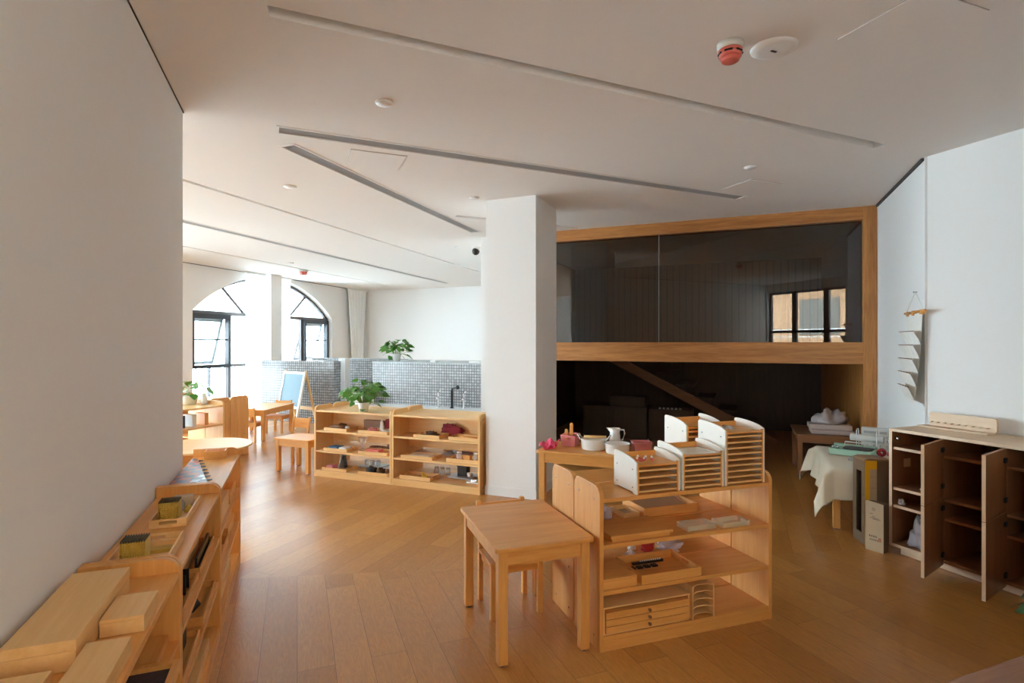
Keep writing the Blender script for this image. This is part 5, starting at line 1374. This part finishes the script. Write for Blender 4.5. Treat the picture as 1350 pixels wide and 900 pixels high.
def tall_box():
    t = thing('cardboard_box', 'tall dark cardboard box with yellow tape standing open beside the cabinet', 'box', 'w', 2.615, 4.105, 0, -5)
    w, d, h = 0.18, 0.165, 0.62
    MB().box(0.004, w, 0.0, 0.005, 0, h, 0.001).build('front_panel', CARDD, t)
    b = MB().box(0, w, d - 0.005, d, 0, h).box(w - 0.005, w, 0.005, d - 0.005, 0, h)
    b.box(0.0, 0.012, 0.0, 0.045, 0, h).box(0.0, 0.012, d - 0.045, d, 0, h).box(0.0, 0.012, 0.045, d - 0.045, 0, 0.075).box(0, 0.012, 0.045, d - 0.045, h - 0.085, h)
    b.box(0.012, w - 0.005, 0.005, d - 0.005, 0, 0.006); b.build('body', CARDD, t)
    MB().prism([(0.0, h), (w, h), (w, h + 0.012), (0.03, h + 0.018), (0, h + 0.006)], 'y', 0.0, d, 0.001).build('top_flap', CARD, t)
    tp = MB().box(0.002, 0.036, -0.0015, 0.0, 0.0, h + 0.004).box(0.036, 0.085, -0.0015, 0, h - 0.06, h + 0.002)
    tag(tp.build('yellow_tape', YEL, t), 'yellow tape strip')
    MB().box(0.0365, 0.085, -0.001, 0.0, 0.25, h - 0.06).build('pale_label', KRAFT, t)
    l = MB()
    for z in (0.33, 0.42, 0.50): l.box(0.04, 0.082, -0.0016, -0.001, z, z + 0.002)
    l.build('label_lines', CARD, t)
tall_box()
def kraft_box():
    t = thing('cardboard_box', 'small pale kraft box with faint print in front of the tall taped box', 'box', 'w', 2.572, 4.028, 0, -58)
    w, d, h = 0.12, 0.068, 0.345
    MB().prism([(0, 0), (d, 0), (d, h), (0, h - 0.0)], 'x', 0.001, w, 0.001).build('body', CARDD, t)
    f = MB().prism([(0, 0), (w, 0), (w, h), (0.008, h + 0.012), (0, h)], 'y', -0.0025, 0.0)
    tag(f.build('pale_front', KRAFT, t), 'pale kraft front panel')
    i = MB()
    i.turn((0.055, -0.003, 0.30), rx=90).lathe([(0.007, 0), (0.010, 0), (0.010, 0.0005), (0.007, 0.0005), (0.007, 0)], n=20)
    i.turn((0, 0, 0))
    for x, z, ln in ((0.03, 0.265, 0.02), (0.03, 0.235, 0.06), (0.045, 0.245, 0.02), (0.05, 0.228, 0.05)): i.box(x, x + ln, -0.0032, -0.0026, z, z + 0.0035)
    for k in range(4): i.box(0.025 + 0.014 * k, 0.034 + 0.014 * k, -0.0032, -0.0026, 0.10, 0.112); 
    for k in range(5): i.box(0.03 + 0.012 * k, 0.037 + 0.012 * k, -0.0032, -0.0026, 0.075, 0.086)
    i.build('print', INK, t)
    r = MB().box(0.088, 0.094, -0.0032, -0.0026, 0.075, 0.10).box(0.098, 0.104, -0.0032, -0.0026, 0.075, 0.10).box(0.086, 0.106, -0.0032, -0.0026, 0.098, 0.102)
    r.build('red_mark', INKR, t)
kraft_box()

# ------------------------------------------------ on the brown table in the stair room
frame('B', 'E', 0.55, 6.90, 0)
t = thing('folded_bag', 'pale pinkish folded bag on the brown table in the opening', 'bag', 'B', 0.16, 0.08, 0.48)
MB().box(0, 0.42, 0, 0.30, 0, 0.05, 0.018).build('lower_fold', mat('pale_mauve_cloth', (0.50, 0.40, 0.36), 0.8, noise=0.05), t)
MB().box(-0.02, 0.40, 0.01, 0.29, 0.0505, 0.105, 0.02).build('upper_fold', mat('pale_mauve_cloth_top', (0.52, 0.42, 0.38), 0.8, noise=0.05), t)
lump('plastic_bag', 'crumpled mauve plastic bag on top of the pale folded bag', 'bag', 'B', 0.36, 0.24, 0.5855, 0.16, 0.10, 0.14, mat('mauve_plastic', (0.40, 0.34, 0.33), 0.3), 81, rough=0.6)

# ------------------------------------------------ inside the cabinet
lump('white_paper_bag', 'crumpled white paper on the shelf inside the cabinet behind the first door', 'paper', 'C', 0.205, 0.13, 0.468, 0.055, 0.05, 0.06, PAPER, 91, rough=0.8)
t = thing('brown_paper_bag', 'small brown paper bag behind the crumpled white paper in the cabinet', 'bag', 'C', 0.20, 0.25, 0.468)
MB().box(0, 0.10, 0, 0.06, 0, 0.10, 0.004).build('bag', CARD, t)
solo(MB().lump(93, 0.075, 0.07, 0.20, rough=0.55), 'plastic_bag', mat('milky_plastic_bag', (0.62, 0.60, 0.66), 0.25, alpha=0.72), 'milky plastic bag on the bottom of the cabinet', 'bag', 'C', 0.15, 0.11, 0.07)
lump('small_white_bag', 'small white scrap just inside the cabinet side on the third shelf', 'paper', 'C', 0.045, 0.06, 0.342, 0.02, 0.02, 0.035, PAPER, 94, rough=0.7)
t = thing('picture_frame', 'dark wooden framed board leaning inside the middle cabinet compartment', 'framed board', 'C', 0.45, 0.37, 0.472)
MB().turn((0, 0, 0), rx=-10).box(0, 0.03, 0, 0.015, 0, 0.25).box(0.17, 0.20, 0, 0.015, 0, 0.25).box(0.03, 0.17, 0, 0.015, 0, 0.03).box(0.03, 0.17, 0, 0.015, 0.22, 0.25).build('frame', CABW['z'], t)
MB().turn((0, 0, 0), rx=-10).box(0.03, 0.17, 0.005, 0.012, 0.03, 0.22).build('panel', CARD, t)

# ------------------------------------------------ stair room
def stair():
    t = thing('staircase', 'dark wooden staircase rising through the stair room', 'staircase', 'E', 0, 0)
    e = 9.3
    x0, z0, x1, z1 = 0.10, 0.02, -2.30, 1.45
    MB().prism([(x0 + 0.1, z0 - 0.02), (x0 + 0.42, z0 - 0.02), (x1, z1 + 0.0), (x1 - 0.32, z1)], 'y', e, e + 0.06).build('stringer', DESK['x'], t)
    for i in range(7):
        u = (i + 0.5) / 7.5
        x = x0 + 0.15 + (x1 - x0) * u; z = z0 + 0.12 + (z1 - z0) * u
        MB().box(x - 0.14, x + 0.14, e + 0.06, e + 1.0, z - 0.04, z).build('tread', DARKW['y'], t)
stair()
for x, w, h, lab in ((-2.35, 1.0, 0.50, 'dark low cupboard at the pillar side of the stair room'), (-1.32, 0.62, 0.48, 'dark low cupboard under the stair in the stair room')):
    t = thing('low_cupboard', lab, 'cupboard', 'E', x, 8.6, 0)
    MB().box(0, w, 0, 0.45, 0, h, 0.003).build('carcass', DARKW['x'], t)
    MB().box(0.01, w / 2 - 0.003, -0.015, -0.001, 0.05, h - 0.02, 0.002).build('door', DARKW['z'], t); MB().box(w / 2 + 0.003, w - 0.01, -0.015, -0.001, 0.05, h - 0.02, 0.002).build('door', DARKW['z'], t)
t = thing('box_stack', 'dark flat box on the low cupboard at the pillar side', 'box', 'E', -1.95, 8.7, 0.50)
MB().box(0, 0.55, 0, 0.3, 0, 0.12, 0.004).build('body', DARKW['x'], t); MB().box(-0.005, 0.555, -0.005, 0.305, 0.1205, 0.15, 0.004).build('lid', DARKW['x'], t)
for i in range(6): block('white_cube', 'tiny white cube in a row on the low cupboard under the stair', 'cube', 'E', -1.18 + i * 0.06, 8.66, 0.48, 0.03, 0.03, 0.025, PAPER, group='row of tiny white cubes')
t = thing('paper_box', 'white square box on the floor of the stair room beside the low cupboards', 'box', 'E', -0.66, 8.75, 0.0, 8)
MB().box(0, 0.20, 0, 0.18, 0, 0.17, 0.003).build('body', PAPER, t); MB().box(-0.003, 0.203, -0.003, 0.183, 0.1705, 0.20, 0.002).build('lid', PAPER, t)

# ------------------------------------------------ plant at the near right edge
pothos('leafy_plant', 'dark green leafy plant on the table corner, only leaf tips in view', 'A', 2.20, 0.765, 0.601, 0.08, 0.10, 0.27, 0.11, 34, 23, leaf=0.085, lm=LEAFD, trail=0.0, low=0.09)
